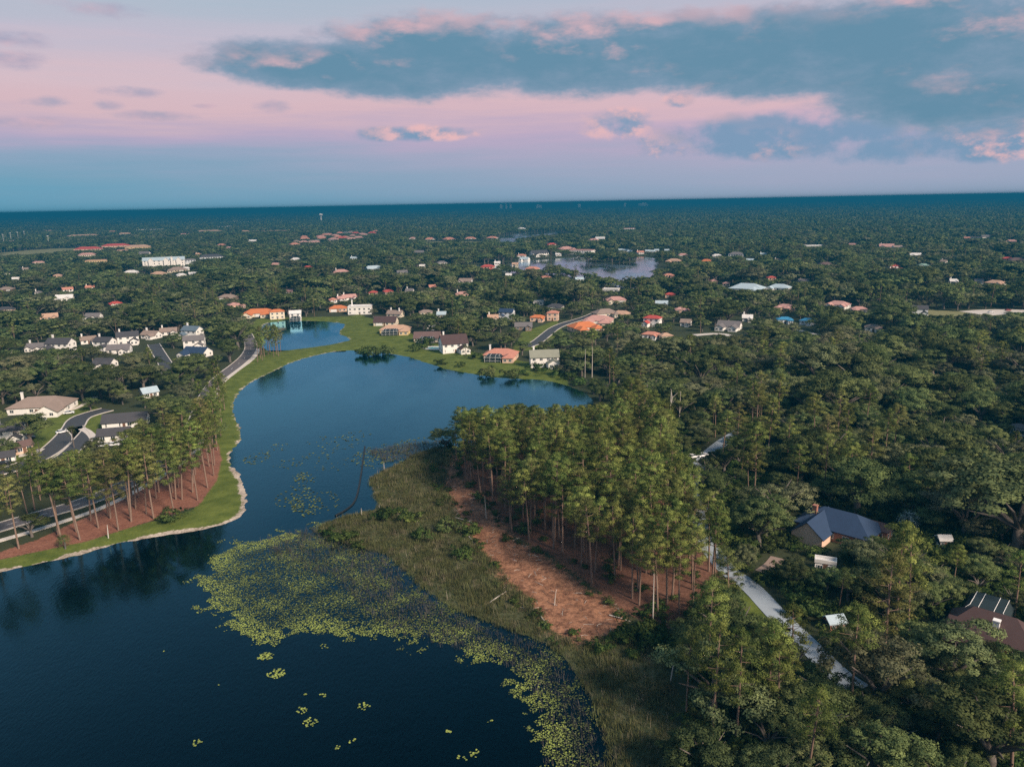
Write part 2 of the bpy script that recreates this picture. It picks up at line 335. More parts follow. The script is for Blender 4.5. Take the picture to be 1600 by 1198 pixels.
colr = area(colr, 'sand', (.16, .125, .095), (.56, .49, .42), fine, .9)
t.put(bs.inputs['Base Color'], colr); bs.inputs['Roughness'].default_value = .95; bs.inputs['Specular IOR Level'].default_value = .1
bn = t.node('ShaderNodeBump'); bn.inputs['Strength'].default_value = .6; bn.inputs['Distance'].default_value = .35; t.put(bn.inputs['Height'], n_f); t.put(bs.inputs['Normal'], bn.outputs[0])
gm_.materials.append(mg); ground = link('ground', gm_); tag(ground, 'flat wooded land with lawns, pine straw and marsh reaching the horizon', 'ground', kind='structure')

# ------------------------------------------------------------------ water
mw = bpy.data.materials.new('lake_water'); mw.use_nodes = True; t = NT(mw.node_tree); bs = mw.node_tree.nodes['Principled BSDF']
geo = t.node('ShaderNodeNewGeometry'); pos = geo.outputs['Position']
mp = t.node('ShaderNodeMapping'); t.put(mp.inputs[0], pos); mp.inputs['Rotation'].default_value = (0, 0, .5); mp.inputs['Scale'].default_value = (1, .45, 1)
h1 = t.noise(mp.outputs[0], 1.6, 3, .5); h2 = t.noise(pos, .25, 2, .5); gust = t.smooth(t.noise(mp.outputs[0], .022, 5, .6), .38, .66)
hh = t.m('MULTIPLY', t.m('ADD', h1, t.m('MULTIPLY', h2, .6)), t.m('ADD', .35, t.m('MULTIPLY', gust, .65)))
bn = t.node('ShaderNodeBump'); bn.inputs['Strength'].default_value = .16; bn.inputs['Distance'].default_value = .35; t.put(bn.inputs['Height'], hh)
nt_ = mw.node_tree; fr = t.node('ShaderNodeFresnel'); fr.inputs['IOR'].default_value = 1.33; t.put(fr.inputs['Normal'], bn.outputs[0])
gl_ = t.node('ShaderNodeBsdfGlossy'); gl_.inputs['Color'].default_value = (.36, .78, 1.0, 1); t.put(gl_.inputs['Roughness'], t.m('ADD', .035, t.m('MULTIPLY', gust, .17))); t.put(gl_.inputs['Normal'], bn.outputs[0])
df_ = t.node('ShaderNodeBsdfDiffuse'); t.put(df_.inputs[0], t.mix(t.noise(pos, .03, 4), (.0002, .0016, .0035, 1), (.0005, .003, .006, 1)))
mx_ = t.node('ShaderNodeMixShader'); t.put(mx_.inputs[0], t.m('SUBTRACT', t.m('MULTIPLY', fr.outputs[0], 2.1), .056, clamp=True)); nt_.links.new(df_.outputs[0], mx_.inputs[1]); nt_.links.new(gl_.outputs[0], mx_.inputs[2]); nt_.links.new(mx_.outputs[0], nt_.nodes['Material Output'].inputs[0]); nt_.nodes.remove(bs)
mw2 = mw.copy(); mw2.name = 'ruffled_water'  # lake water copy; paler, stronger sky reflection put into its tint and IOR
for n_ in mw2.node_tree.nodes:
    if n_.type == 'BSDF_GLOSSY': n_.inputs['Color'].default_value = (.9, .96, 1.0, 1)
    if n_.type == 'FRESNEL': n_.inputs['IOR'].default_value = 1.6
def water(name, P, label, pad=6, mw=mw):
    x0, y0 = P.min(0) - pad; x1, y1 = P.max(0) + pad
    o = link(name, mesh(name, [(x0, y0, 0), (x1, y0, 0), (x1, y1, 0), (x0, y1, 0)], [(0, 1, 2, 3)], [mw])); tag(o, label, 'lake', kind='structure')
water('lake_water', LAKE, 'large dark blue lake winding past the pine grove')
water('pond_water', POND, 'small pond behind the grass bank of the lake')
water('far_lake_water', FLAKE, 'pale lake with a wooded island in the middle distance', mw=mw2)
water('distant_lake_water', FLAKE2, 'thin strip of pale water far off below the horizon', mw=mw2)

# ------------------------------------------------------------------ roads
OPEN = []          # (polyline, half width): no tree stands here
def offset(pts, o):
    P = np.array(pts); T = np.gradient(P, axis=0); T /= np.linalg.norm(T, axis=1)[:, None] + 1e-9
    return P + np.stack([T[:, 1], -T[:, 0]], 1) * o
def dense(pts, step=3.0):
    P = np.array(pts); 
    for _ in range(2):
        Q = np.empty((2 * len(P) - 2, 2)); Q[0::2] = .75 * P[:-1] + .25 * P[1:]; Q[1::2] = .25 * P[:-1] + .75 * P[1:]; P = np.vstack([P[:1], Q, P[-1:]])
    return P
def strip(name, line, wid, z, m_, kerb=True, th=.0):
    L = offset(line, -wid / 2); R = offset(line, wid / 2); n = len(line); mb = MB()
    zz = np.full(n, z)
    v = [(L[i][0], L[i][1], zz[i]) for i in range(n)] + [(R[i][0], R[i][1], zz[i]) for i in range(n)] + [(L[i][0], L[i][1], zz[i] - .6) for i in range(n)] + [(R[i][0], R[i][1], zz[i] - .6) for i in range(n)]
    f = []
    for i in range(n - 1): f += [(i, n + i, n + i + 1, i + 1), (2*n + i, i, i + 1, 2*n + i + 1), (n + i, 3*n + i, 3*n + i + 1, n + i + 1)]
    mb.add(v, f); o = mb.build(name, m_); OPEN.append((line, wid / 2)); return o
def road(name, pxs, wid, m_, label, kerb=True, line=False):
    P = dense([G(a, b) for a, b in pxs]); o = strip(name, P, wid, 1.22, m_); tag(o, label, 'road', kind='structure')
    if kerb:
        for s in (-1, 1): k = strip('kerb', offset(P, s * (wid / 2 + .28)), .5, 1.34, M_CONC); k.parent = o
    if line:
        for i in range(0, len(P) - 1, 2):
            a, b = Vector((*P[i], 0)), Vector((*P[i + 1], 0)); b = a + (b - a).normalized() * min(3.0, (b - a).length); n = Vector((-(b - a).y, (b - a).x, 0)).normalized() * .09
            k = link('lane_mark', mesh('lane_mark', [(*(a - n).xy, 1.226), (*(b - n).xy, 1.226), (*(b + n).xy, 1.226), (*(a + n).xy, 1.226)], [(0, 1, 2, 3)], [M_TRIM]), o)
    return P
R1 = road('road', [(-120,858),(-40,836),(40,812),(150,781),(245,734),(282,703),(303,672),(315,640),(326,612),(345,589),(370,571),(388,555),(394,540),(385,522)], 7.0, mat('road_asphalt', (.12, .11, .115), .8, .2, .4), 'grey road running behind the lakeside pines', line=True)
sw = strip('sidewalk', dense([G(a, b) for a, b in [(-80,868),(0,845),(60,828),(155,797),(225,762),(290,722),(315,695),(327,665),(334,630),(342,602),(365,583),(398,560),(404,545)]]), 2.2, 1.25, M_CONC); tag(sw, 'pale concrete path between the road and the lakeside pines', 'path', kind='structure')
road('court', [(168,640),(145,646),(122,654),(114,670),(96,690),(70,712),(20,734),(-40,745)], 8, M_ASPH, 'dark asphalt court among the white houses on the left')
road('court', [(116,668),(132,684),(112,706),(85,724),(50,742)], 6, M_ASPH, 'short dark lane beside the grass island of the court')
road('lane', [(240,538),(248,552),(262,574),(266,590)], 7, M_ASPH, 'dark lane end among the white gabled houses')
road('road', [(935,488),(915,497),(871,509),(850,526),(838,536),(822,542)], 7, M_ASPH, 'dark curving cul-de-sac behind the lakeside houses')
road('road', [(1160,672),(1110,704),(1080,745),(1078,772),(1100,845),(1135,892),(1172,915),(1212,960),(1254,1000),(1312,1058),(1345,1078)], 5.0, M_ASPH2, 'pale worn road winding through the woods on the right', kerb=False)
def path(pxs, wid, label, m_=M_CONC, name='driveway'):
    o = strip(name, dense([G(a, b) for a, b in pxs]), wid, 1.24, m_); tag(o, label, 'driveway', kind='structure')
path([(1085,797),(1110,796),(1140,797),(1165,806)], 3.2, 'sandy driveway curving past a dark shrub')
path([(128,670),(140,676),(150,690)], 3, 'white driveway beside the court')
path([(88,642),(112,641),(128,634),(150,620)], 2.4, 'white footpath by the large grey roofed house')
path([(30,712),(52,709),(62,702)], 4, 'pale driveway on the left of the court')
path([(672,517),(676,508)], 6, 'white driveway behind the brown roofed house')
path([(862,532),(872,540),(862,534)], 3, 'small white drive at the bend')
path([(1085,524),(1120,521),(1150,526)], 6, 'long white driveway in the trees')
path([(1248,516),(1262,520),(1280,524)], 4, 'curved white drive near the blue roofs')
path([(1190,895),(1205,885),(1215,872)], 3.5, 'brown track leading up to the navy roofed house', mat('dirt', (.25,.19,.16), .95, .2, .8))
path([(1520,490),(1560,487),(1620,488)], 26, 'pale parking lot at the right edge', name='parking_lot')

# ------------------------------------------------------------------ buildings
VIS = []           # sight lines kept open: (x, y, z, half width)
FOOT = []          # (x, y, radius)
unit_box = mesh('window', [(-.5,-.5,-.5),(.5,-.5,-.5),(.5,.5,-.5),(-.5,.5,-.5),(-.5,-.5,.5),(.5,-.5,.5),(.5,.5,.5),(-.5,.5,.5)],
                [(0,3,2,1),(4,5,6,7),(0,1,5,4),(1,2,6,5),(2,3,7,6),(3,0,4,7)], [M_GLASS])
fb = MB()
for x0, x1, z0, z1 in ((-.5,.5,.42,.5),(-.5,.5,-.5,-.42),(-.5,-.43,-.42,.42),(.43,.5,-.42,.42),(-.03,.03,-.42,.42)): fb.box(x0, x1, -.62, .3, z0, z1)
frame_me = mesh('frame', fb.v, fb.f, [M_TRIM])
def volume(root, w, d, hw, rise, roof, rcol, wm, dx=0, dy=0, axis='x', over=.5, base=-.8):
    """one block of a building: wall + roof parts, local coordinates"""
    rm = roofmat(rcol, ROOF[rcol]); mb = MB(); x0, x1, y0, y1 = dx - w/2, dx + w/2, dy - d/2, dy + d/2
    mb.box(x0, x1, y0, y1, base, hw); t_ = .22
    if roof == 'gable':
        if axis == 'x': mb.add([(x0,y0,hw+.002),(x0,y1,hw+.002),(x0,dy,hw+rise-t_),(x1,y0,hw+.002),(x1,y1,hw+.002),(x1,dy,hw+rise-t_)], [(0,2,1),(3,4,5),(0,3,5,2),(1,2,5,4)])
        else: mb.add([(x0,y0,hw+.002),(x1,y0,hw+.002),(dx,y0,hw+rise-t_),(x0,y1,hw+.002),(x1,y1,hw+.002),(dx,y1,hw+rise-t_)], [(0,1,2),(3,5,4),(0,2,5,3),(1,4,5,2)])
    mb.build('wall', wm, root)
    rb = MB(); o = over
    if roof == 'hip':
        if w >= d: rA, rB = (x0 + d/2*.95, dy), (x1 - d/2*.95, dy)
        else: rA, rB = (dx, y0 + w/2*.95), (dx, y1 - w/2*.95)
        e = [(x0-o,y0-o),(x1+o,y0-o),(x1+o,y1+o),(x0-o,y1+o)]
        v = [(a,b,hw-.12) for a,b in e] + [(a,b,hw+.08) for a,b in e] + [(*rA,hw+rise),(*rB,hw+rise)]
        f = [(3,2,1,0),(0,1,5,4),(1,2,6,5),(2,3,7,6),(3,0,4,7)]
        f += [(4,5,9,8),(6,7,8,9),(5,6,9),(7,4,8)] if w >= d else [(4,5,8),(5,6,9,8),(6,7,9),(7,4,8,9)]
        rb.add(v, f)
    elif roof == 'gable':
        half = (d if axis == 'x' else w) / 2; s = rise / half
        prof = [(-half-o, hw-o*s+.03), (0, hw+rise+.03), (half+o, hw-o*s+.03), (half+o, hw-o*s-t_), (0, hw+rise-t_+.01), (-half-o, hw-o*s-t_)]
        if axis == 'x': A = [(x0-o, dy+a, b) for a,b in prof]; B = [(x1+o, dy+a, b) for a,b in prof]
        else: A = [(dx+a, y0-o, b) for a,b in prof]; B = [(dx+a, y1+o, b) for a,b in prof]
        f = [(0,1,4,5),(1,2,3,4),(6,11,10,7),(7,10,9,8)] + [(i, 6+i, 6+(i+1)%6, (i+1)%6) for i in range(6)]
        rb.add(A + B, f)
    else:
        rb.box(x0-.15, x1+.15, y0-.15, y1+.15, hw+.004, hw+.35)
        for q in ((x0-.15,x1+.15,y0-.15,y0+.15),(x0-.15,x1+.15,y1-.15,y1+.15)): rb.box(*q, hw+.352, hw+.9)
        for q in ((x0-.15,x0+.15,y0+.152,y1-.152),(x1-.15,x1+.15,y0+.152,y1-.152)): rb.box(*q, hw+.352, hw+.9)
    return rb.build('roof', rm, root)
def windows(root, dx, dy, w, d, hw, n, frames, storeys=1, sides=True):
    def one(x, y, z, a, b, rz):
        o = link('window', unit_box, root, (x, y, z)); o.scale = (a, .12, b); o.rotation_euler = (0, 0, rz)
        if frames: fr = link('frame', frame_me, o)
    fh = hw / storeys
    for s in range(storeys):
        z = fh * s + fh * .52
        for i in range(n):
            x = dx - w/2 + w * (i + .5) / n; one(x, dy - d/2 - .03, z, min(1.7, w/n*.55), min(1.5, fh*.5), 0)
        if sides:
            for sg in (-1, 1):
                for j in range(2): one(dx + sg * (w/2 + .03), dy - d/2 + d * (j + .5) / 2, z, 1.3, min(1.4, fh*.5), math.pi/2)
def chimney(roof, x, y, z0, z1, m_, s=.9):
    mb = MB(); mb.box(x-s/2, x+s/2, y-s/2, y+s/2, z0, z1); mb.box(x-s/2-.12, x+s/2+.12, y-s/2-.12, y+s/2+.12, z1+.002, z1+.25); mb.build('chimney', m_, roof)
def cage(root, x0, x1, y0, y1, h):
    """screened pool enclosure with a mansard top"""
    s = MB(); s.add([(x0,y0,0),(x1,y0,0),(x1,y1,0),(x0,y1,0),(x0,y0,h),(x1,y0,h),(x1,y1,h),(x0,y1,h),(x0+1.2,y0+1.2,h+1),(x1-1.2,y0+1.2,h+1),(x1-1.2,y1,h+1),(x0+1.2,y1,h+1)],
       [(0,1,5,4),(1,2,6,5),(3,0,4,7),(4,5,9,8),(5,6,10,9),(7,4,8,11),(8,9,10,11)])
    e = s.build('pool_enclosure', M_SCREEN, root); n = max(2, int((x1 - x0) / 2.4))
    for i in range(n + 1):
        x = x0 + (x1 - x0) * i / n; b = MB(); b.tube([(x, y0 - .04, 0), (x, y0 - .04, h)], [.06, .06], 4)
        b.tube([(x, y0 - .04, h), (min(max(x, x0 + 1.2), x1 - 1.2), y0 + 1.2, h + 1.05), (min(max(x, x0 + 1.2), x1 - 1.2), y1, h + 1.05)], [.06] * 3, 4); b.build('post', M_TRIM, e)
    b = MB(); b.tube([(x0, y0 - .05, h), (x1, y0 - .05, h)], [.07, .07], 4); b.tube([(x0, y0 - .05, 1), (x1, y0 - .05, 1)], [.05, .05], 4); b.build('rail', M_TRIM, e)
def place(px, py, hh):
    x, y = G(px, py, 1.0 + hh); return x, y
def house(px, py, wpx, roof='hip', rc='grey', wc='white', label='', rot=None, st=1, ratio=.62, wing=None, chim=0, cat='house', extra=None, group=None, name='house', keep=None, sight=True, rise=None):
    r = random.Random(int(px * 7 + py * 13))
    hw = 2.3 if name in ('shed', 'trailer') else (3.0 * st if cat != 'building' else 3.6 * st)
    x, y = place(px, py, hw + (1.2 if roof != 'flat' else 0)); dep = math.cos(math.radians(PITCH)) * y + math.sin(math.radians(PITCH)) * CAM_H
    w = wpx / FPX * dep; mn = 2.6 if name in ('shed', 'trailer') else (5.0 if dep < 300 else 7.0); w = max(w, mn); d = min(max(w * ratio, mn * .9), 34.0)
    if rot is None: rot = r.uniform(-25, 25)
    rz = math.radians(rot) - math.atan2(x, y) * .8
    root = empty(name, (x, y, max(hz(x, y), .9) + .05), rz, label, cat, group)
    wm = mat('wall_' + wc, WALL[wc], .8, .08, .8)
    rise = rise or (min(w, d) * .5 * .52 if roof == 'hip' else min(w, d) * .5 * .62); rise = min(rise, 4.6)
    near_ = dep < 750; far_ = dep > 1700
    ax = 'x' if w >= d else 'y'
    if keep is None: keep = .3 if dep < 560 else (.5 if dep < 800 else .6)
    ro = volume(root, w, d, hw, rise, roof, rc, wm, axis=ax)
    nwin = max(2, min(9, int(w / 3.6)))
    if not far_: windows(root, 0, 0, w, d, hw, nwin, near_, st)
    else: windows(root, 0, 0, w, d, hw, min(6, nwin), False, min(st, 2), False)
    if wing is None: wing = r.choice([1, -1, 2]) if (roof != 'flat' and w > 9) else 0
    if wing and roof != 'flat':
        for sg in ((1, -1) if wing == 2 else (wing,)):
            ww, wd = w * r.uniform(.30, .40), d * r.uniform(.5, .8); wx = sg * (w/2 - ww/2 - .4); wy = -d/2 - wd/2 + .5; wh = hw - (.25 if st == 1 else 2.7)
            volume(root, ww, wd + 1.0, wh, min(ww * .30, 3.2), 'gable' if roof == 'gable' else r.choice(['hip', 'gable']), rc, wm, wx, wy + .2, 'y')
            windows(root, wx, wy + .2, ww, wd + 1.0, wh, 2, near_, 1, False)
    if not far_:
        dm = MB(); dm.box(-.55, .55, -d/2 - .08, -d/2 + .05, 0, 2.15); dm.build('door', mat('door_brown', (.16,.09,.06), .6, .1), root)
        if w > 14:
            gm2 = MB(); gx_ = w/2 * (.0 if wing == 2 else -.5 * (wing or 1)); gm2.box(gx_ - 2.4, gx_ + 2.4, -d/2 - .1, -d/2 + .05, 0, 2.3); gm2.build('garage_door', M_TRIM, root)
    for k in range(chim):
        chimney(ro, (-.36 if k == 0 else .3) * w, d * .12 * (1 if k == 0 else -1), hw - .1, hw + rise + 1.6, mat('wall_white', WALL['white'], .8, .08, .8))
    if extra: extra(root, w, d, hw, ro)
    if sight:
        for f in (-.5, 0, .5): VIS.append((x + math.cos(rz) * w * f * .8, y + math.sin(rz) * w * f * .8, 1 + hw * keep + (.6 if st > 1 else .2) * (dep < 800), 2.0 + w * .16))
    FOOT.append((x, y, math.hypot(w, d) * .5 + 2.2)); return root, w, d
exec_rows = []
TH = 'white gabled houses in the trees on the left'
H = house
def ex_cage(side=0, wd=.5, hh=2.9):
    return lambda root, w, d, hw, ro: cage(root, side * w * .25 - w * wd / 2, side * w * .25 + w * wd / 2, -d/2 - 7.2, -d/2 - .1, hh)
# nearest on the left
H(66,627,84,'hip','taupe','white','large taupe hipped roof house left of the court with white chimney',rot=-18,chim=1,wing=1,ratio=.55)
H(14,664,40,'gable','dgrey','white','white two storey house with dark roof at the left edge',rot=-10,st=2,chim=1,wing=1)
H(32,690,26,'gable','brown','peach','small peach gable ended house below the big tree by the court',rot=30,wing=0)
H(196,650,62,'gable','dgrey','white','dark grey roofed long house right of the court',rot=-8,wing=0,ratio=.5)
H(178,671,44,'gable','dgrey','white','low dark roofed garage block with white doors by the court',rot=-8,wing=0,ratio=.5)
H(4,706,30,'gable','dgrey','white','dark roofed house cut by the left edge below the court',rot=0,wing=0)
H(232,607,20,'gable','pale' if 0 else 'lblue','white','small pale blue roof hidden in trees above the long dark house',wing=0)
for q in [(57,538,26,'gable','grey','white','leftmost white gabled house with small grey roof in the row',1,1),(94,532,36,'gable','dgrey','white','white house with dark roof and tall chimney, left end of row',2,1),(137,527,22,'gable','taupe','white','low taupe roof with one white chimney between white houses',1,1),
          (163,529,28,'gable','dgrey','white','white house with dark sloping roof left of the tallest gable',2,1),(199,521,30,'gable','dgrey','white','tall white gabled house with dark roof in the middle of row',2,1),(186,541,32,'gable','grey','white','lower grey roofed house below the tall white gable',1,1),
          (236,519,26,'gable','taupe','white','taupe roofed white house right of the tall gable',1,1),(263,514,24,'gable','taupe','white','small taupe roof with chimney partly behind a round oak',1,1),(300,512,28,'gable','slate','white','white chimney house with blue grey roof at right end of row',2,1),
          (303,527,30,'gable','grey','white','stepped grey roofs right of the dark lane end',2,0),(308,546,38,'gable','navy','white','navy roofed house beside the white drive of the lane',1,0),(164,562,30,'gable','dgrey','white','dark roofed house lowest of the white gabled group',1,0)]:
    H(q[0],q[1],q[2],q[3],q[4],q[5],q[6],st=q[7],chim=q[8],group=TH,rot=random.uniform(-40,40))
# lakeside row
H(405,486,46,'hip','orange','cream','orange tiled house above the pond, leftmost',chim=0,wing=2,st=1,rot=-6,ratio=.5)
H(432,484,22,'hip','orange','cream','rounded orange tiled wing house next to the leftmost orange roof',wing=0,st=2,rot=8)
H(461,486,17,'gable','white','white','white roofed house with dark blue porch above the pond',st=2,wing=0,rot=0,extra=ex_cage(0,.9,2.6))
H(528,479,26,'hip','orange','peach','bright orange flat hipped roof right of the white porch house',wing=0,rot=0)
H(563,479,36,'flat','white','white','long white flat roofed villa behind dark trees',st=2,wing=0,rot=-6,chim=1)
H(603,499,34,'gable','dbrown','cream','dark brown roofed half of the lawn house with tan front',rot=-12,wing=0,ratio=.7)
H(618,511,46,'hip','tan','yellow','tan roofed house with dark pool screen on the green lawn',rot=-6,wing=1,extra=ex_cage(-.5,.52),ratio=.5)
H(668,523,40,'gable','brown','cream','brown shingled house with dark screened porch left of white gable',rot=-6,wing=0,extra=ex_cage(.1,.6))
H(708,531,40,'gable','dbrown','white','steep dark brown roofed white house beside the blue pool',rot=14,st=2,wing=1,chim=1,rise=5.2,ratio=.75)
H(783,549,50,'hip','salmon','peach','salmon roofed lakeside house with wide dark screened porch',rot=-10,wing=1,chim=1,extra=ex_cage(-.6,.5),ratio=.6)
H(850,552,44,'gable','olive','white','white two storey lakeside house with grey green roof and deck',rot=6,st=2,wing=1,chim=1,ratio=.5,rise=3.2)
H(792,484,22,'gable','navy','pale','navy roofed pale house behind the tree line',st=2)
H(618,487,24,'gable','taupe','cream','taupe roof with two chimneys behind the dark brown roof',chim=2,wing=0); H(665,485,20,'hip','taupe','cream','small taupe roof in trees above the white driveway',wing=0)
# middle cluster by the cul-de-sac
for q in [(818,506,26,'gable','grey','brown','grey shingled house left of the cul-de-sac'),(840,493,22,'hip','orange','peach','low orange roof left of the pink tower roof'),(864,486,17,'hip','salmon','peach','two storey salmon roofed house above the cul-de-sac',2),
          (868,476,24,'hip','dgrey','white','dark roofed white house behind the salmon roof'),(842,471,16,'flat','white','white','small white flat house behind the round oak'),(935,497,44,'hip','pink','cream','broad pale pink roof beside the cul-de-sac road'),
          (945,486,36,'hip','taupe','cream','brownish hip roof just behind the broad pink roof'),(912,507,44,'hip','orange','peach','orange tiled house in front of the broad pink roof'),(971,487,26,'hip','tan','cream','tan hip roof right of the brownish roof'),
          (962,466,30,'hip','pink','cream','weathered pink roof among oaks above the tan roof'),(955,452,24,'flat','white','white','long low white roof below the pale lake'),(1020,494,25,'hip','red','white','bright red roofed two storey house in the middle',2),
          (1017,519,24,'hip','salmon','white','salmon roofed white house below the red roof, left half'),(1040,521,18,'hip','tan','cream','tan stepped roof right of the salmon roof'),(1047,458,15,'hip','red','peach','small rosy red roof deep in the trees'),
          (1034,471,18,'gable','lblue','grey','blue grey metal roof below the rosy red roof'),(1066,481,22,'hip','pink','peach','pink angled roof right of the bright red roof'),(1045,428,14,'hip','salmon','peach','salmon pointed roof at the right shore of the lake'),
          (1053,406,20,'hip','tan','peach','peach roofed house by the right end of the lake'),(1067,397,14,'hip','pink','peach','pink roof just above the peach lake house'),(832,418,20,'hip','salmon','peach','salmon roof at the left end of the far lake'),
          (762,415,20,'hip','red','peach','red roofed house left of the far lake',2),(728,437,20,'gable','taupe','white','white chimney house with taupe roof in the woods'),(853,431,14,'hip','salmon','peach','tiny salmon roof below the far lake'),
          (910,391,36,'flat','pink','white','wide white and pink villa above the far lake',2),(884,388,24,'hip','pink','white','pink roofed house left of the wide white villa'),(862,381,14,'hip','red','peach','small red roof left of the pink far lake house'),
          (842,394,26,'gable','dgrey','white','dark and white house on the left bank of the far lake',2),(820,403,14,'gable','lblue','white','pale blue roof on the bank left of the far lake'),(928,374,14,'hip','pink','cream','small pink roof above the wide villa'),
          (983,357,18,'flat','pink','white','white house alone in the far woods',2),(815,357,12,'hip','white','white','white house behind the most distant water'),(1150,396,22,'hip','grey','pale','grey steep roof in the woods right of the far lake',2),
          (1104,406,14,'hip','orange','peach','orange roof right of the peach lake house'),(1115,437,10,'hip','pink','peach','tiny pink roof left of the long pale blue roof'),(1135,441,10,'hip','pink','cream','tiny pink and cream gable near the long pale blue roof'),
          (1168,448,50,'hip','lblue','white','long pale blue roofed house in the woods'),(1218,447,32,'hip','lblue','white','white house with pale grey roof right of the long blue roof'),(1205,432,12,'hip','red','peach','red roof with chimney above the white grey roof'),
          (1140,505,34,'gable','grey','white','grey roofed white cottage behind the long driveway')]:
    H(q[0],q[1],q[2],q[3],q[4],q[5],q[6],st=(q[7] if len(q) > 7 else 1))
# right part
for q in [(1228,477,26,'hip','pink','peach','dull pink roof left of the white and pink villa'),(1226,496,22,'hip','blue','pale','bright blue roof, left of a pair'),(1262,498,20,'hip','blue','pale','bright blue roof, right of a pair'),
          (1310,473,32,'hip','pink','white','long white and pink villa in the right woods'),(1342,480,22,'hip','pink','cream','pink roof at the right end of the long villa'),(1365,508,24,'hip','taupe','white','taupe roofed house with small pool beside the mown field'),
          (1437,479,22,'gable','dgrey','pale','dark gabled house at the top of the mown field',2),(1397,414,18,'hip','red','white','white house with red tower roof in the right woods',2),(1272,384,28,'flat','white','white','pair of long white flat roofs in the woods'),
          (1430,397,16,'gable','white','white','pale cottage above the red tower house'),(1525,371,22,'flat','taupe','white','faint pale block in the far right woods'),(1574,402,12,'hip','red','peach','red roof near the right edge'),(1590,405,24,'hip','brown','brown','long brown roof at the right edge beside a red one'),
          (1443,413,16,'hip','green','pale','greenish roof right of the red tower house'),(1556,440,26,'hip','tan','white','cream hip roof with cupola near the right edge'),(1290,411,18,'hip','brown','brown','brown roof deep in the right woods'),(1594,662,22,'hip','grey','white','pale grey roof cut by the right edge')]:
    H(q[0],q[1],q[2],q[3],q[4],q[5],q[6],st=(q[7] if len(q) > 7 else 1))
# near right houses
def navy_wing(root, w, d, hw, ro):
    volume(root, w*.42, d*1.15, hw-.1, 3.4, 'gable', 'navy', mat('wall_peach', WALL['peach'], .8, .08, .8), -w*.20, -d*.45, 'y')
    chimney(ro, -w*.30, -d*.2, hw+1, hw + 4.3, mat('wall_brick', WALL['brick'], .8, .2, 3), 1.1)
H(1312,812,112,'hip','navy','brick','large navy roofed brick house in the right woods',rot=-24,wing=0,ratio=.6,extra=navy_wing,rise=3.9,keep=.6)
H(1368,815,44,'hip','dbrown','brick','dark brownish roofed wing house right of the navy roof',rot=-20,wing=0,ratio=.7,keep=.8)
def brown_extra(root, w, d, hw, ro):
    cage(root, -w*.42, w*.12, d/2 + .1, d/2 + 8.5, 3.6)
    volume(root, w*.5, d*.8, hw-.15, 3.2, 'gable', 'dbrown', mat('wall_brick', WALL['brick'], .8, .2, 3), -w*.18, -d*.5, 'x')
    chimney(ro, w*.05, -d*.28, hw+.6, hw+3.6, M_TRIM, 1.1)
H(1552,978,120,'hip','dbrown','brick','maroon brown roofed house with pool screen at lower right',rot=-14,wing=0,ratio=.55,extra=brown_extra,rise=4.2,keep=.5)
H(1290,878,30,'flat','white','white','white flat roofed trailer below the navy house',wing=0,rot=-4,ratio=.35,name='trailer',cat='trailer',keep=.5)
H(1304,958,24,'gable','lblue','brick','small brick shed with pale blue and white roof beside the pale road',wing=0,rot=30,keep=.7,name='shed',cat='shed',ratio=.8)
H(1476,833,13,'gable','white','white','small white garden shed right of the navy house',wing=0,rot=20,ratio=.8,name='shed',cat='shed',keep=.4)
# far commercial and apartment blocks
for q in [(233,359,42,'flat','white','white','long white warehouse, leftmost of the far stores',2),(130,368,46,'hip','tan','peach','long peach building with raised middle roof far left',2),(195,365,18,'hip','tan','white','small tan roofed store left of the white warehouse',2),
          (286,357,20,'flat','white','white','small white block right of the long warehouse',1),(327,361,38,'hip','tan','peach','peach building with overhanging roof in the far stores',2),(351,354,24,'flat','white','cream','cream block above the peach far store',2),
          (370,347,44,'flat','white','white','thin white roof line farthest of the left stores',2),(383,361,12,'hip','tan','white','small white store at the right end of the far stores',2),(289,366,16,'hip','pink','peach','small pink block below the white far block',1),
          (138,388,38,'hip','red','peach','red roofed apartment block, left of two',2),(181,383,40,'hip','red','peach','red roofed apartment block, right of two',2),(216,385,36,'hip','tan','yellow','yellow building with tan roof beside the red apartments',2),
          (136,397,24,'hip','pink','cream','pink roofed hall below the red apartments',2),(151,407,30,'flat','yellow' if 0 else 'tan','yellow','yellow two storey block in front of the red apartments',2),(192,391,16,'flat','pink','peach','small pink annex beside the red apartments',1),
          (330,400,34,'hip','dgrey','pale','blue grey office with broad roof right of the white gables',2),(418,361,74,'flat','tan','cream','very long cream building left of the subdivision',2),(60,409,16,'hip','pink','cream','small pink roof near the pale field',1),
          (297,405,16,'hip','grey','pale','grey roofed block touching the white gabled office',2)]:
    H(q[0],q[1],q[2],q[3],q[4],q[5],q[6],st=q[7],cat='building',name='commercial_building',wing=0,rot=random.uniform(-8,8),ratio=.45)
def gables(root, w, d, hw, ro):
    for f in (-.30, .06, .36): volume(root, w*.11, d*.3, hw+.6, 3.6, 'gable', 'white', mat('wall_white', WALL['white'], .8, .08, .8), w*f, -d*.5, 'y')
    volume(root, w*.05, d*.25, hw+4.5, 1.5, 'gable', 'white', mat('wall_white', WALL['white'], .8, .08, .8), w*.2, -d*.55, 'y')
H(256,405,60,'gable','pale' if 0 else 'lblue','white','long white office with row of gables and central tower',st=3,cat='building',name='office_building',wing=0,rot=0,ratio=.3,extra=gables,keep=.2)
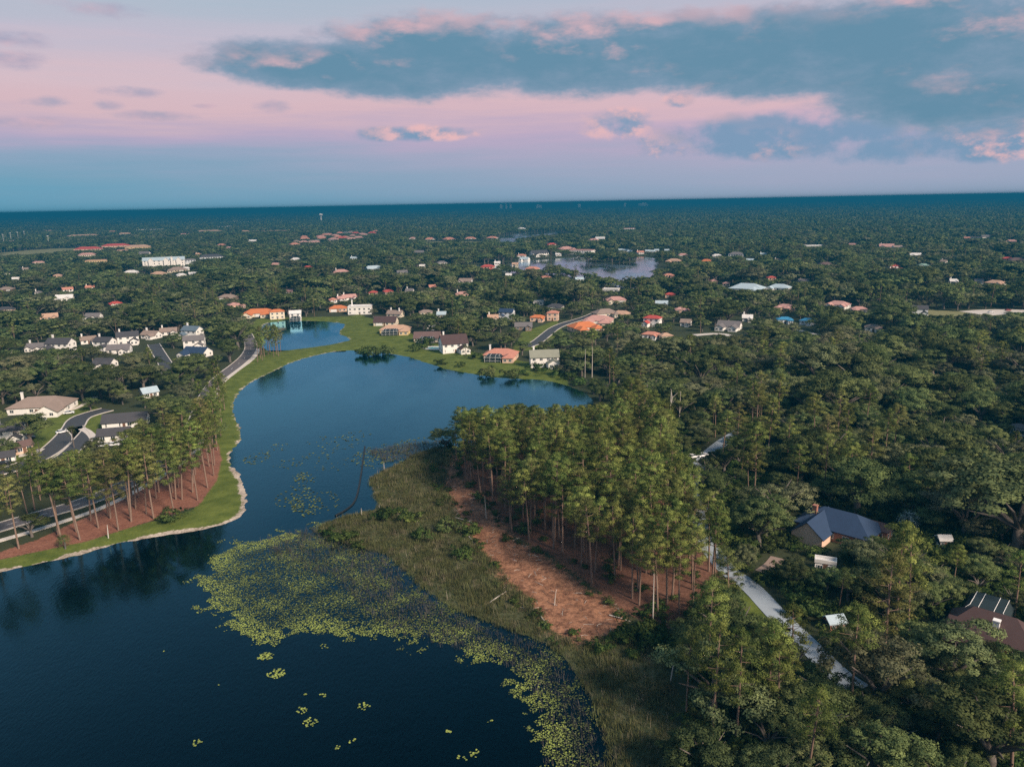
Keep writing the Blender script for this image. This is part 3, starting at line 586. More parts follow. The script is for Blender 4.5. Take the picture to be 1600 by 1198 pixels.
for q in [(205,424,20,'hip','white','white','pale cream roof below the white gabled office'),(248,426,20,'hip','tan','cream','tan roof below the tower of the white office'),(277,420,26,'hip','taupe','cream','brownish roof right below the white office'),(283,428,14,'hip','white','white','white low roof right of the tan one'),
          (90,429,12,'hip','tan','peach','small peach roof left of centre woods'),(10,450,20,'hip','taupe','brown','brownish roof at the left edge in woods'),(101,463,24,'gable','white','white','white stepped roofs in the left woods'),(180,472,18,'hip','red','white','rosy roofed white house in left woods'),
          (76,492,24,'gable','tan','peach','tan roof above the white gabled row'),(146,491,22,'gable','grey','white','grey white roof above the white gabled row, middle'),(8,481,24,'hip','dgrey','peach','dark grey roof at left edge above the tan roof'),
          (368,474,22,'hip','pink','peach','dusty pink roof left of the orange lakeside roofs'),(356,462,26,'hip','taupe','brown','large rounded brownish roof above the dusty pink roof'),(481,416,12,'hip','red','peach','small red roof in woods left of centre'),
          (533,423,22,'hip','pink','white','white and pink house with chimney in centre woods',),(583,418,22,'gable','lblue','pale','pale blue long roof in centre woods'),(628,424,16,'gable','grey','white','grey house with white front in centre woods'),(660,414,9,'gable','white','white','twin white gable tips in the woods'),
          (452,453,9,'gable','pink','white','narrow pink roof left of centre'),(583,455,12,'hip','red','peach','dark red roof in woods, left of a pair'),(606,453,14,'hip','red','peach','dark red roof with white gable, right of a pair'),(722,457,20,'hip','pink','peach','dull pink roof in woods below the white chimney house'),
          (655,393,14,'gable','grey','white','pale house right of the subdivision in the trees'),(672,373,16,'hip','salmon','white','first from left of four salmon roofs by the pale field'),(701,373,18,'hip','salmon','white','second from left of four salmon roofs by the pale field'),(735,372,16,'hip','salmon','white','third from left of four salmon roofs by the pale field'),
          (769,371,16,'hip','salmon','white','rightmost of four salmon roofs by the pale field'),(645,372,12,'hip','pink','white','pink roof just left of the four salmon roofs')]:
    H(q[0],q[1],q[2],q[3],q[4],q[5],q[6],chim=1 if 'chimney' in q[6] else 0)
rs = random.Random(5)
for i in range(34):
    px = rs.uniform(452, 592); py = 379 - (px - 452) * .10 + rs.uniform(-9, 3)
    rc = rs.choice(['salmon', 'pink', 'red', 'taupe', 'pink', 'grey', 'salmon'])
    nm = dict(salmon='salmon', pink='pink', red='red', taupe='brown', grey='grey')[rc]
    H(px, py, rs.uniform(9, 15), 'hip', rc, 'peach', f'{nm} roofed house in the dense subdivision below the water tower', group=f'{nm} roofed subdivision houses', wing=0)
for px in (970, 978, 984, 1012, 1020, 1026, 1042):
    H(px, 390 + rs.uniform(-1.5, 1.5), 7, 'gable', 'lblue', 'white', 'tiny white cottage with blue roof above the lake island', group='white cottages above the far lake', wing=0, rot=0)

MAINH = [(h_, h_.location.x, h_.location.y) for h_ in list(C.objects) if h_.get('category') in ('house', 'building') and 'group' not in h_]
SMALL = [(462,404),(430,412),(553,402),(690,409),(777,409),(795,428),(520,466),(532,464),(545,462),(640,452),(675,446),(690,488),(770,493),(805,411),(815,398),(872,396),(938,372),(1000,393),(1120,398),(1172,405),(1192,396),(1168,493),(1072,500),(905,434),(1215,405),
  (1332,381),(1385,384),(1402,385),(1511,371),(1541,369),(1580,376),(1475,407),(1490,437),(1530,437),(1255,437),(20,377),(75,361),(178,362),(40,419),(25,434),(140,447),(10,426),(105,450),(60,455),(291,418),(301,426),(346,382),(358,386),(395,376),(310,396),(226,395)]
SEEN = set()
for (a, b_) in SMALL:
    r_ = random.Random(a * 31 + b_); rc, wc, nm = r_.choice([('white', 'white', 'white'), ('salmon', 'white', 'salmon'), ('pink', 'white', 'pink'), ('tan', 'cream', 'tan'), ('grey', 'white', 'grey'), ('lblue', 'white', 'pale blue'), ('white', 'white', 'white'), ('taupe', 'white', 'brownish')])
    x, y = G(a, b_, 4); dep_ = y; best = min(MAINH, key=lambda q: (q[1] - x) ** 2 + ((q[2] - y) * .5) ** 2); side = 'left of' if x / y < best[1] / best[2] else 'right of'
    if abs(y - best[2]) > 2.0 * abs(x - best[1]): side = 'beyond' if y > best[2] else 'in front of'
    wide_ = r_.uniform(8, 16); ref = ' '.join(best[0]['label'].replace(',', '').split()[:7])
    lab_ = f'small {nm} roof {side} the {ref}'
    if lab_ in SEEN: lab_ = lab_.replace('small', 'wider'); wide_ = 21
    SEEN.add(lab_)
    H(a, b_, wide_, r_.choice(['hip', 'gable', 'gable']), rc, wc, lab_, wing=r_.choice([0, 1, -1]), chim=r_.choice([0, 0, 1]))
# pool beside the steep white house
px_, py_ = G(680, 544); pr = empty('swimming_pool', (px_, py_, 1.15), -.2, 'blue swimming pool in a white deck beside the steep brown roof', 'pool')
ang = np.linspace(0, 2 * math.pi, 28, endpoint=False)
b = MB(); out = [(11 * math.cos(a) * (1 + .12 * math.sin(2*a)), 5.5 * math.sin(a)) for a in ang]
b.add([(x, y, .15) for x, y in out] + [(x, y, -.6) for x, y in out], [tuple(range(28))] + [(i, 28 + i, 28 + (i+1) % 28, (i+1) % 28) for i in range(28)]); b.build('deck', M_TRIM, pr)
b = MB(); b.add([(5.2 * math.cos(a) - .5, 2.7 * math.sin(a) * (1 + .2 * math.cos(a)), .17) for a in ang], [tuple(range(28))]); b.build('water', M_POOL, pr)
b = MB(); b.add([(5.5 * math.cos(a) - .5, 3.0 * math.sin(a) * (1 + .2 * math.cos(a)), .16) for a in ang], [tuple(range(28))]); b.build('rim', M_CONC, pr)
FOOT.append((px_, py_, 13)); VIS.append((px_, py_, 1, 10))
# water tower, skyline, light poles
def G_far(px, dist):
    d = ray(px, 320); s = dist / d.y; return d.x * s, dist
x, y = G(502, 347); tw = empty('water_tower', (x, y, 1), 0, 'white water tower standing above the far woods', 'water tower')
b = MB(); b.tube([(0,0,0),(0,0,6),(0,0,36)], [6,4.2,4.2], 14); b.build('column', M_TRIM, tw)
b = MB(); b.tube([(0,0,35),(0,0,39),(0,0,44),(0,0,48),(0,0,50)], [4.3,11,12,8,1.5], 16); b.build('tank', M_TRIM, tw, True)
VIS.append((x, y, 14, 14)); VIS.append((x, y, 10, 12))
for px, wd, hh, lab in [(783,70,48,'low pale tower on the skyline, leftmost'),(791,40,60,'slim tower on the skyline left of centre'),(798,50,54,'pale slab on the skyline left of centre'),(893,90,76,'dark stepped tower on the skyline, tallest'),(905,80,34,'low pale block beside the dark skyline tower'),
                        (842,150,30,'wide low pale block on the skyline'),(1005,260,26,'long white flat building on the skyline'),(976,50,40,'small block on the skyline right of centre')]:
    hh = 30 + hh * .7; wd *= .55; x, y = G_far(px, 10500 + wd * 6); r = empty('skyline_tower', (x, y, 1), 0, lab, 'building'); mm = M_DARKM if 'dark' in lab.split()[0] else mat('wall_pale', WALL['pale'], .8, .08, .8)
    b = MB(); b.box(-wd/2, wd/2, -20, 20, -1, hh); b.build('wall', mm, r); b = MB(); b.box(-wd*.3, wd*.3, -12, 12, hh + .01, hh + 9); b.build('roof', mm, r)
for px, py, h_ in [(7,384,30),(18,379,28),(29,376,26),(39,373,24),(77,386,28)]:
    x, y = G(px, py); r = empty('light_pole', (x, y, 1), 0, 'tall pale sports field light pole at far left', 'light pole', 'light poles by the pale field')
    b = MB(); b.tube([(0,0,0),(0,0,h_)], [.5,.3], 6); b.build('pole', M_TRIM, r); b = MB(); b.box(-2.2,2.2,-.3,.3,h_,h_+1.6); b.build('lamp_head', M_TRIM, r)

# cars
def car(px, py, rz, colr, label, cname):
    x, y = G(px, py); r = empty('parked_car', (x, y, 1.23), rz, label, 'car', None); m_ = mat('car_' + cname, colr, .3, .05, 1, .5)
    b = MB(); prof = [(-2.2,.35),(-2.2,.8),(-1.9,.95),(-1.3,1.0),(1.0,.98),(2.0,.85),(2.2,.6),(2.2,.35)]
    b.add([(a,-.88,z) for a,z in prof] + [(a,.88,z) for a,z in prof], [tuple(range(7,-1,-1)), tuple(range(8,16))] + [(i,(i+1)%8,8+(i+1)%8,8+i) for i in range(8)]); b.build('body', m_, r)
    b = MB(); c0 = [(-1.75,.96),(-1.25,1.45),(.25,1.45),(1.0,.97)]; b.add([(a,-.80+.12*(z>1),z) for a,z in c0] + [(a,.80-.12*(z>1),z) for a,z in c0], [(3,2,1,0),(4,5,6,7),(0,1,5,4),(2,3,7,6)]); cb = b.build('cabin_glass', M_GLASS, r)
    b = MB(); b.box(-1.25,.25,-.7,.7,1.452,1.5); b.build('cabin_roof', m_, r)
    for sx in (-1.4, 1.4):
        for sy in (-.82, .82):
            b = MB(); b.tube([(sx,sy-.1,.33),(sx,sy+.1,.33)], [.33,.33], 10); b.build('wheel', M_DARKM, r)
    VIS.append((x, y, 1.8, 2.5))
for q in [(1083,716,.5,(.75,.77,.8),'white car parked on the grass by the wooded road','white'),(1098,714,.5,(.7,.72,.75),'white car behind the first one on the wooded road','white'),(8,726,.1,(.03,.03,.035),'black car in the drive at the left edge','black'),(46,686,.3,(.04,.04,.05),'dark car in the shade under the big court tree','black'),
          (97,677,.8,(.75,.77,.8),'white car parked at the kerb of the court','white'),(108,647,.4,(.75,.77,.8),'white car by the large taupe roofed house','white'),(160,698,.2,(.75,.77,.8),'white van like car, left of two behind the pines','white'),(178,697,.2,(.75,.77,.8),'white car, right of two behind the pines','white'),(64,658,.2,(.5,.52,.55),'silver car beside the taupe roofed house','silver'),
          (1548,489,.1,(.7,.7,.72),'pale car in the parking lot, left','white'),(1575,486,.1,(.3,.05,.05),'red car in the parking lot, right','red')]: car(*q)

# ------------------------------------------------------------------ trees
def rot_frames(n, rngl):
    v = rngl.normal(size=(n, 3)); v /= np.linalg.norm(v, axis=1)[:, None]; return v
def leafmesh(name, cen, nor, tint, size, rngl, m_, asp=.6, wood=None, wmat=None):
    """many leaf-sized quads; each keeps its own geometric normal near the clump's"""
    n = len(cen); g = nor + .75 * rot_frames(n, rngl); g /= np.linalg.norm(g, axis=1)[:, None] + 1e-9
    a = np.cross(g, rot_frames(n, rngl)); a /= np.linalg.norm(a, axis=1)[:, None] + 1e-9; b_ = np.cross(g, a)
    s = (size * rngl.uniform(.6, 1.35, n))[:, None]; h = s * asp
    P = np.stack([cen - a * s * .5 , cen - b_ * h * .5 + a * s * .05, cen + a * s * .5, cen + b_ * h * .5 - a * s * .05], 1).reshape(-1, 3)
    q = np.arange(4 * n).reshape(n, 4); N = np.repeat(nor, 4, 0); T = np.repeat(tint, 4)
    me = bpy.data.meshes.new(name); V_ = P; nl = 4 * n; faces_w = 0
    wv = np.zeros((0, 3)); wf = []
    if wood: wv = np.array(wood.v); wf = wood.f
    me.from_pydata(np.vstack([V_, wv]).tolist(), [], q.tolist() + [tuple(i + nl for i in f) for f in wf])
    me.materials.append(m_)
    if wood:
        me.materials.append(wmat); mi = np.zeros(len(me.polygons), 'i4'); mi[n:] = 1; me.polygons.foreach_set('material_index', mi)
    me.polygons.foreach_set('use_smooth', np.ones(len(me.polygons), bool))
    at = me.attributes.new('tint', 'FLOAT', 'POINT'); at.data.foreach_set('value', np.concatenate([T, np.full(len(wv), .5)]).astype('f4'))
    if not wood: me.normals_split_custom_set_from_vertices(N.tolist())
    else:
        me.update(); wn = np.array([v.normal for v in me.vertices[nl:]]) if len(wv) else np.zeros((0, 3))
        me.normals_split_custom_set_from_vertices(np.vstack([N, wn]).tolist())
    return me
def puffs(centers, radii, n_each, crown_c, crown_r, rngl, flat=.75, tintv=.22):
    cs, ns, ts = [], [], []
    for c, r in zip(centers, radii):
        d = rot_frames(n_each, rngl); d[:, 2] = np.where(d[:, 2] < -.35, -d[:, 2] * .5, d[:, 2])
        rr = r * rngl.uniform(.45, 1.05, n_each)[:, None]; p = c + d * rr * np.array([1, 1, flat])
        o = (p - crown_c) / crown_r; o /= np.linalg.norm(o, axis=1)[:, None] + 1e-6
        n = .62 * d + .38 * o + .10 * rot_frames(n_each, rngl); n /= np.linalg.norm(n, axis=1)[:, None]
        ts.append(np.clip(.45 + rngl.normal(0, tintv) + rngl.normal(0, .14, n_each), 0, 1)); cs.append(p); ns.append(n)
    return np.vstack(cs), np.vstack(ns), np.concatenate(ts)
def pine(i, lod):
    """unit height 20 m; bare straight trunk, open puffy crown in the upper part"""
    r = np.random.default_rng(100 + i); Hh = 20.0; bend = r.normal(0, .35, 2); tr = MB()
    cz = lambda z: np.array([bend[0] * (z / Hh) ** 2, bend[1] * (z / Hh) ** 2, z])
    tr.tube([tuple(cz(z)) for z in (-.6, 0, 5, 10, 15, 19.2)], [.30, .25, .21, .17, .12, .04], 6 if lod == 0 else 4)
    low = r.uniform(.50, .62) if i % 3 else r.uniform(.40, .5); cs, rs_ = [], []
    nb = {0: 25, 1: 13, 2: 6}[lod]; ga = r.uniform(0, 6)
    for k in range(nb):
        u = (k + r.uniform(0, .8)) / nb; z = Hh * (low + (1 - low) * .97 * u); a = ga + k * 2.4 + r.normal(0, .3)
        prof = math.sin(math.pi * min(1, .20 + .80 * u)) ** .8; L = (.9 + 2.3 * prof) * r.uniform(.6, 1.15)
        tip = cz(z) + np.array([math.cos(a) * L, math.sin(a) * L, L * r.uniform(.1, .5)])
        if lod < 2: tr.tube([tuple(cz(z)), tuple(cz(z) * .5 + tip * .5 - np.array([0, 0, .15])), tuple(tip)], [.07, .05, .02], 3, False)
        cs.append(tip); rs_.append(r.uniform(.75, 1.15) * (.8 + .35 * prof))
        if lod == 0 and L > 1.4: m2 = cz(z) * .42 + tip * .58 + r.normal(0, .35, 3); cs.append(m2); rs_.append(r.uniform(.6, .9))
    for k in range(3 if lod == 0 else 1): cs.append(cz(Hh * .985) + r.normal(0, .4, 3)); rs_.append(.9)
    if lod == 0 and i % 2:
        for k in range(2):
            z = Hh * r.uniform(.3, low); a = r.uniform(0, 6.28); tr.tube([tuple(cz(z)), tuple(cz(z) + np.array([math.cos(a) * 1.6, math.sin(a) * 1.6, .3]))], [.05, .015], 3, False)
    n_e = {0: 105, 1: 34, 2: 14}[lod]; sz = {0: .34, 1: .72, 2: 1.5}[lod]
    if lod == 2: rs_ = [x * 1.5 for x in rs_]
    cc = np.array([0, 0, Hh * (low + 1) / 2]); c, n, t_ = puffs(np.array(cs), rs_, n_e, cc, np.array([3.2, 3.2, 5]), r, .8)
    return (c, n, t_, sz, r, .38), tr
def oak(i, lod):
    """unit height 10 m, crown about 10 m wide, many clumps over a lumpy dome"""
    r = np.random.default_rng(300 + i); tr = MB(); asym = r.uniform(.75, 1.2, 2); hh = 10.0; kind = i % 4; wz = (1.0, .78, 1.22, 1.0)[kind]; zz_ = (1.0, .80, 1.12, .95)[kind]
    tr.tube([(0, 0, -.6), (0, 0, 0), (.1, 0, 1.6), (.2, .1, 3.0)], [.55, .45, .36, .3], 7 if lod == 0 else 4)
    cs, rs_ = [], []; nl = {0: 9, 1: 6, 2: 0}[lod]
    lobes = [(r.uniform(0, 6.28), r.uniform(.35, .8), r.uniform(4.6, 8.0) * zz_, r.uniform(1.4, 2.7)) for _ in range((7, 9, 5, 6)[kind])] + [(r.uniform(0, 6), .15, 7.7 * zz_, 2.4)]
    for k in range(nl):
        a = k * 6.28 / max(nl, 1) + r.normal(0, .2); L = r.uniform(2.6, 4.2); z = r.uniform(5, 8)
        tr.tube([(.2, .1, 2.6), (math.cos(a) * L * .45, math.sin(a) * L * .45, 3 + (z - 3) * .55), (math.cos(a) * L, math.sin(a) * L, z)], [.24, .15, .05], 4, False)
    npf = {0: 105, 1: 42, 2: 15}[lod]
    for k in range(npf):
        a0, rr, z0, lr = lobes[r.integers(len(lobes))]; c0 = np.array([math.cos(a0) * rr * 4.2 * asym[0] / wz, math.sin(a0) * rr * 4.2 * asym[1] / wz, z0])
        d = rot_frames(1, r)[0]; d[2] = abs(d[2]) * .9 - .25; cs.append(c0 + d * lr * r.uniform(.75, 1.05) * np.array([1.05, 1.05, .8])); rs_.append(r.uniform(.6, 1.05) * {0: 1, 1: 1.25, 2: 1.9}[lod])
    n_e = {0: 120, 1: 44, 2: 22}[lod]; sz = {0: .27, 1: .62, 2: 1.35}[lod]
    c, n, t_ = puffs(np.array(cs), rs_, n_e, np.array([0, 0, 4.8]), np.array([5, 5, 4.5]), r, .8, .2)
    keep = c[:, 2] > 1.6; return (c[keep], n[keep], t_[keep], sz, r, .62), tr
def patch(i, size, nt):
    """far woods: a clump of several crowns"""
    r = np.random.default_rng(700 + i); cs, rs_ = [], []
    for k in range(nt):
        p = r.uniform(-size / 2, size / 2, 2); z = r.uniform(4.0, 13.5); R_ = r.uniform(3.0, 6.2)
        for q in range(5): d = rot_frames(1, r)[0]; cs.append(np.array([p[0], p[1], z - 3]) + d * R_ * .6 * np.array([1, 1, .7])); rs_.append(R_ * .6)
    c, n, t_ = puffs(np.array(cs), rs_, 12, np.array([0, 0, 3]), np.array([size, size, 6]), r, .8, .22); return (c, n, t_, 2.9, r, .8)
protos = bpy.data.collections.new('tree_shapes')
def protoset(prefix, fn, ids, lod, m_, wm):
    col_ = bpy.data.collections.new(prefix)
    for i in ids:
        L_, tr = fn(i, lod); me = leafmesh(prefix, L_[0], L_[1], L_[2], L_[3], L_[4], m_, L_[5], tr, wm)
        col_.objects.link(bpy.data.objects.new(f'{prefix}_{i}', me))
    return col_
PINES, OAKS = [], []
for i in range(9):
    L_, tr = pine(i, 0); PINES.append((leafmesh('crown', *L_[:4], L_[4], M_PINE, L_[5]), mesh('trunk', tr.v, tr.f, [M_BARK], True)))
for i in range(10):
    L_, tr = oak(i, 0); OAKS.append((leafmesh('crown', *L_[:4], L_[4], M_OAK, L_[5]), mesh('trunk', tr.v, tr.f, [M_OBARK], True)))
COL = dict(pine_a=protoset('pine_near', pine, range(5), 0, M_PINE, M_BARK), oak_a=protoset('oak_near', oak, range(8), 0, M_OAK, M_OBARK),
           pine_b=protoset('pine_mid', pine, range(10, 14), 1, M_PINE, M_BARK), oak_b=protoset('oak_mid', oak, range(10, 19), 1, M_OAK, M_OBARK),
           oak_c=protoset('oak_far', oak, range(20, 26), 2, M_OAK, M_OBARK))
pc = bpy.data.collections.new('woods_patch'); pc2 = bpy.data.collections.new('woods_patch_far')
for i in range(4):
    L_ = patch(i, 26, 7); pc.objects.link(bpy.data.objects.new(f'woods_patch_{i}', leafmesh('woods_patch', *L_[:4], L_[4], M_OAK, L_[5])))
    L_ = patch(10 + i, 62, 26); pc2.objects.link(bpy.data.objects.new(f'woods_patch_far_{i}', leafmesh('woods_patch_far', *L_[:4], L_[4], M_OAK, L_[5])))

def scatter(name, pts, scl, rz, coll, label, cat):
    """one 'stuff' object: a point per plant, shapes drawn by geometry nodes"""
    n = len(pts); me = bpy.data.meshes.new(name); me.vertices.add(n); me.vertices.foreach_set('co', np.asarray(pts, 'f4').ravel())
    for an, ty, ar in (('sc', 'FLOAT_VECTOR', scl), ('ro', 'FLOAT_VECTOR', np.stack([rng.normal(0, .03, n), rng.normal(0, .03, n), rz], 1))):
        a = me.attributes.new(an, ty, 'POINT'); a.data.foreach_set('vector', np.asarray(ar, 'f4').ravel())
    a = me.attributes.new('ix', 'INT', 'POINT'); a.data.foreach_set('value', rng.integers(0, 1000, n).astype('i4'))
    o = link(name, me); tag(o, label, cat, kind='stuff')
    ng = bpy.data.node_groups.new(name, 'GeometryNodeTree'); ng.interface.new_socket('Geometry', in_out='INPUT', socket_type='NodeSocketGeometry'); ng.interface.new_socket('Geometry', in_out='OUTPUT', socket_type='NodeSocketGeometry')
    nn, ll = ng.nodes, ng.links; gi, go = nn.new('NodeGroupInput'), nn.new('NodeGroupOutput'); ip = nn.new('GeometryNodeInstanceOnPoints'); ci = nn.new('GeometryNodeCollectionInfo')
    ci.inputs['Collection'].default_value = coll; ci.inputs['Separate Children'].default_value = True; ci.inputs['Reset Children'].default_value = True
    def att(nm, ty): a_ = nn.new('GeometryNodeInputNamedAttribute'); a_.data_type = ty; a_.inputs['Name'].default_value = nm; return a_.outputs['Attribute']
    ll.new(gi.outputs[0], ip.inputs['Points']); ll.new(ci.outputs[0], ip.inputs['Instance']); ip.inputs['Pick Instance'].default_value = True
    ll.new(att('ix', 'INT'), ip.inputs['Instance Index']); ll.new(att('ro', 'FLOAT_VECTOR'), ip.inputs['Rotation']); ll.new(att('sc', 'FLOAT_VECTOR'), ip.inputs['Scale'])
    ll.new(ip.outputs[0], go.inputs[0]); md = o.modifiers.new('plants', 'NODES'); md.node_group = ng; return o

def jgrid(x0, x1, y0, y1, s):
    X, Y = np.meshgrid(np.arange(x0, x1, s), np.arange(y0, y1, s)); X = X + rng.uniform(-.46, .46, X.shape) * s; Y = Y + rng.uniform(-.46, .46, Y.shape) * s
    return X.ravel(), Y.ravel()
def inview(X, Y, ang=41): return np.abs(np.arctan2(X, Y)) < math.radians(ang)
def blocked(X, Y, rad):
    """True where a plant would stand in water, on a road, a lawn or a building"""
    b = land_sd(X, Y) < 2.0
    for (fx, fy, fr) in FOOT: b |= (X - fx) ** 2 + (Y - fy) ** 2 < (fr + rad * .35) ** 2
    for P in (LAWN1, MULCH, STRAW, MARSH, FIELD, FIELD2, FIELD3, *GARD): b |= sdist(P, X, Y) > -1.0
    b |= sdist(POND, X, Y) > -13
    for line, hw in OPEN:
        for i in range(len(line) - 1):
            ax_, ay_ = line[i]; bx_, by_ = line[i+1]; ex, ey = bx_-ax_, by_-ay_; t_ = np.clip(((X-ax_)*ex + (Y-ay_)*ey) / (ex*ex+ey*ey+1e-9), 0, 1)
            b |= (X-ax_-t_*ex)**2 + (Y-ay_-t_*ey)**2 < (hw + 1.5) ** 2
    return b
def road_vis(pxs, z=1.3, hw=3.0):
    for a, b_ in pxs: x, y = G(a, b_); VIS.append((x, y, z, hw))
road_vis([(388,570)]); road_vis([(122,655),(118,668),(105,680),(90,695),(150,645),(112,706),(130,684)], 1.3, 4)
road_vis([(246,548),(258,568)], 1.3, 3); road_vis([(900,500),(871,509),(850,526),(835,537)], 1.3, 4); road_vis([(1185,930),(1200,945),(1225,972),(1243,988),(1072,765),(1110,796),(1135,797),(1098,712),(1160,905),(1140,895),(1250,996)], 1.3, 2.2)
road_vis([(1085,524),(1120,521),(1145,525),(1262,520)], 1.3, 5); road_vis([(1440,490),(1470,492),(1500,490),(1540,490),(1580,488)], 1.2, 10); road_vis([(20,398),(60,396),(100,392)], 1, 30); road_vis([(680,379),(740,378),(790,378)], 1, 20)
road_vis([(980,1030),(1000,1060),(1010,1100),(1000,1150),(995,1192),(1030,1085),(975,1100),(1035,1130)], .9, 3.5); road_vis([(430,506),(450,504),(480,504),(510,506),(530,510)], .3, 12)
for a, b_ in ((800,412),(850,410),(900,414),(940,425),(980,432),(1010,420),(760,413)): x, y = G(a, b_, 0); VIS.append((x, y, .3, 28))
for a, b_ in ((800,371),(840,367),(870,365)): x, y = G(a, b_, 0); VIS.append((x, y, .3, 40))
for a, b_, z in ((1236,1074,3.5),(1046,670,6),(1061,664,6),(1012,676,6),(1047,1066,1.5),(1418,832,3.5),(914,590,2),(925,592,2),(1304,958,1)): x, y = G(a, b_); VIS.append((x, y, z, 1.5))
VA = np.array(VIS)
def trim(X, Y, hh, rad, minh):
    """keep what the photograph shows in view: shorten or drop trees that stand in front of it"""
    keep = np.ones(len(X), bool); hh = hh.copy(); R_ = np.hypot(X, Y); A_ = np.arctan2(X, Y)
    for vx, vy, vz, hw in VA:
        D = math.hypot(vx, vy); a = math.atan2(vx, vy); lat = np.abs(np.sin(A_ - a)) * R_
        k = (R_ < D - .5) & (R_ > D * .3) & (lat < hw + rad * .8) & (np.cos(A_ - a) > 0)
        lim = CAM_H + (vz - CAM_H) * (R_ / D) - 1.0
        hh = np.where(k & (hh > lim), lim, hh)
    return hh > minh, hh

# --- candidate trees, nearest belt
TX, TY, TH_, TT, TZ = [], [], [], [], []        # type 0 pine, 1 oak ; zone label index
def addt(X, Y, h, typ): TX.append(X); TY.append(Y); TH_.append(h); TT.append(np.full(len(X), typ))
X, Y = jgrid(-60, 120, 130, 320, 5.3); k = (sdist(GROVE, X, Y) > .3) & ~(sdist(STRAW, X, Y) > -.5) & (land_sd(X, Y) > 2); X, Y = X[k], Y[k]
kk = ~np.any([((X - x) ** 2 + (Y - y) ** 2 < 16) for x, y in OPEN[-1][0][:1]], axis=0); addt(X, Y, np.clip(rng.normal(20, 2.6, len(X)), 12, 25), 0)
X, Y = jgrid(-260, 0, 150, 330, 5.6); k = sdist(MULCH, X, Y) > .6; X, Y = X[k], Y[k]; k = rng.random(len(X)) < .9; addt(X[k], Y[k], rng.uniform(18, 23.5, k.sum()), 0)
SG = poly([(402,572),(425,562),(442,554),(440,545),(412,546),(402,556)]); X, Y = jgrid(-300, 0, 350, 560, 6.5); k = sdist(SG, X, Y) > 0; addt(X[k], Y[k], rng.uniform(14, 19, k.sum()), 0)
RS = poly([(345,690),(352,640),(348,618),(338,625),(332,665),(338,695)]); X, Y = jgrid(-300, 0, 230, 480, 7); k = sdist(RS, X, Y) > 0; addt(X[k], Y[k], rng.uniform(14, 20, k.sum()), 0)
BACK = poly([(-80,842),(40,806),(150,770),(255,722),(300,690),(328,650),(318,640),(270,690),(200,720),(100,762),(-80,812)]); X, Y = jgrid(-330, 0, 170, 420, 6.5); k = sdist(BACK, X, Y) > 0; k2 = k & (rng.random(len(X)) < .6); addt(X[k2], Y[k2], rng.uniform(14, 20, k2.sum()), 0)
FRONT = [(1112,1160,22),(1150,1165,21),(1198,1140,20),(1216,1150,18),(1105,1060,20),(1140,985,18),(1195,1062,13),(1264,1012,13),(1380,1060,25),(1400,985,24),(1418,1000,24),(1330,1120,21),(1072,1120,17),(1236,1090,18)]
FRONT += [(326,706,17),(330,690,18),(321,672,17),(336,655,18),(320,650,17),(330,640,16),(312,690,17),(335,725,19),(334,742,20),(345,680,15)]
fx = np.array([G(a, b_) for a, b_, _ in FRONT]); addt(fx[:, 0], fx[:, 1], np.array([c for *_, c in FRONT], float), 0)
YARD = [(50,697,11),(6,716,8),(142,642,8),(216,692,10),(152,717,8),(100,607,12),(186,630,10),(74,737,7),(24,655,8),(128,622,9)]
yo = np.array([G(a, b_) for a, b_, _ in YARD]); addt(yo[:, 0], yo[:, 1], np.array([c for *_, c in YARD], float), 1)
RP = poly([(1050,700),(1130,660),(1230,655),(1400,720),(1440,770),(1400,800),(1250,785),(1130,790)])
X, Y = jgrid(-1000, 1000, 60, 1350, 10.2); k = inview(X, Y, 44) & (np.hypot(X, Y) < 1350) & ~blocked(X, Y, 4.5) & ~((sdist(GROVE, X, Y) > -2) | (sdist(BACK, X, Y) > 0)); k = rng.random(len(X[k])) > .10 if 0 else k; X, Y = X[k], Y[k]; k = rng.random(len(X)) > .10; X, Y = X[k], Y[k]
inRP = sdist(RP, X, Y) > -4; p = np.where(inRP, .62, np.where((X > 20) & (Y < 190), .10, .07)); isp = rng.random(len(X)) < p
addt(X[isp], Y[isp], rng.uniform(14, 21, isp.sum()), 0); addt(X[~isp], Y[~isp], np.clip(rng.lognormal(2.42, .30, (~isp).sum()), 5.5, 19) * np.where(rng.random((~isp).sum()) < .12, 1.25, 1), 1)
X, Y = jgrid(0, 400, 60, 420, 7.6); k = inview(X, Y, 44) & ~blocked(X, Y, 3) & ~(sdist(GROVE, X, Y) > -2); addt(X[k], Y[k], rng.uniform(4, 8.5, k.sum()), 1)
X, Y = jgrid(-400, 400, 880, 1400, 8); k = sdist(ISLE, X, Y) > 4; addt(X[k], Y[k], rng.uniform(4, 7, k.sum()), 1)
TX, TY, TH_, TT = map(np.concatenate, (TX, TY, TH_, TT))
def swell(X, Y): return .5 + .25 * (np.sin(X / 17 + 1.9 * np.sin(Y / 31)) + np.sin(Y / 21 + 1.5 * np.sin(X / 37 + 1)))
TH_ = np.where(TT == 1, TH_ * (.72 + .56 * swell(TX, TY)), TH_)
rad = np.where(TT == 0, TH_ * .13, TH_ * .46)
free = ((TT == 1) & (np.min((TX[:, None] - yo[:, 0]) ** 2 + (TY[:, None] - yo[:, 1]) ** 2, 1) < .01)) | (TT == 0) & ((np.min((TX[:, None] - fx[:, 0]) ** 2 + (TY[:, None] - fx[:, 1]) ** 2, 1) < .01) | (sdist(MULCH, TX, TY) > 0) | (sdist(GROVE, TX, TY) > 0)); H0 = TH_.copy(); keep, TH_ = trim(TX, TY, TH_, rad, np.where(TT == 0, 9.0, 3.6)); TH_ = np.where(free, H0, TH_); keep |= free
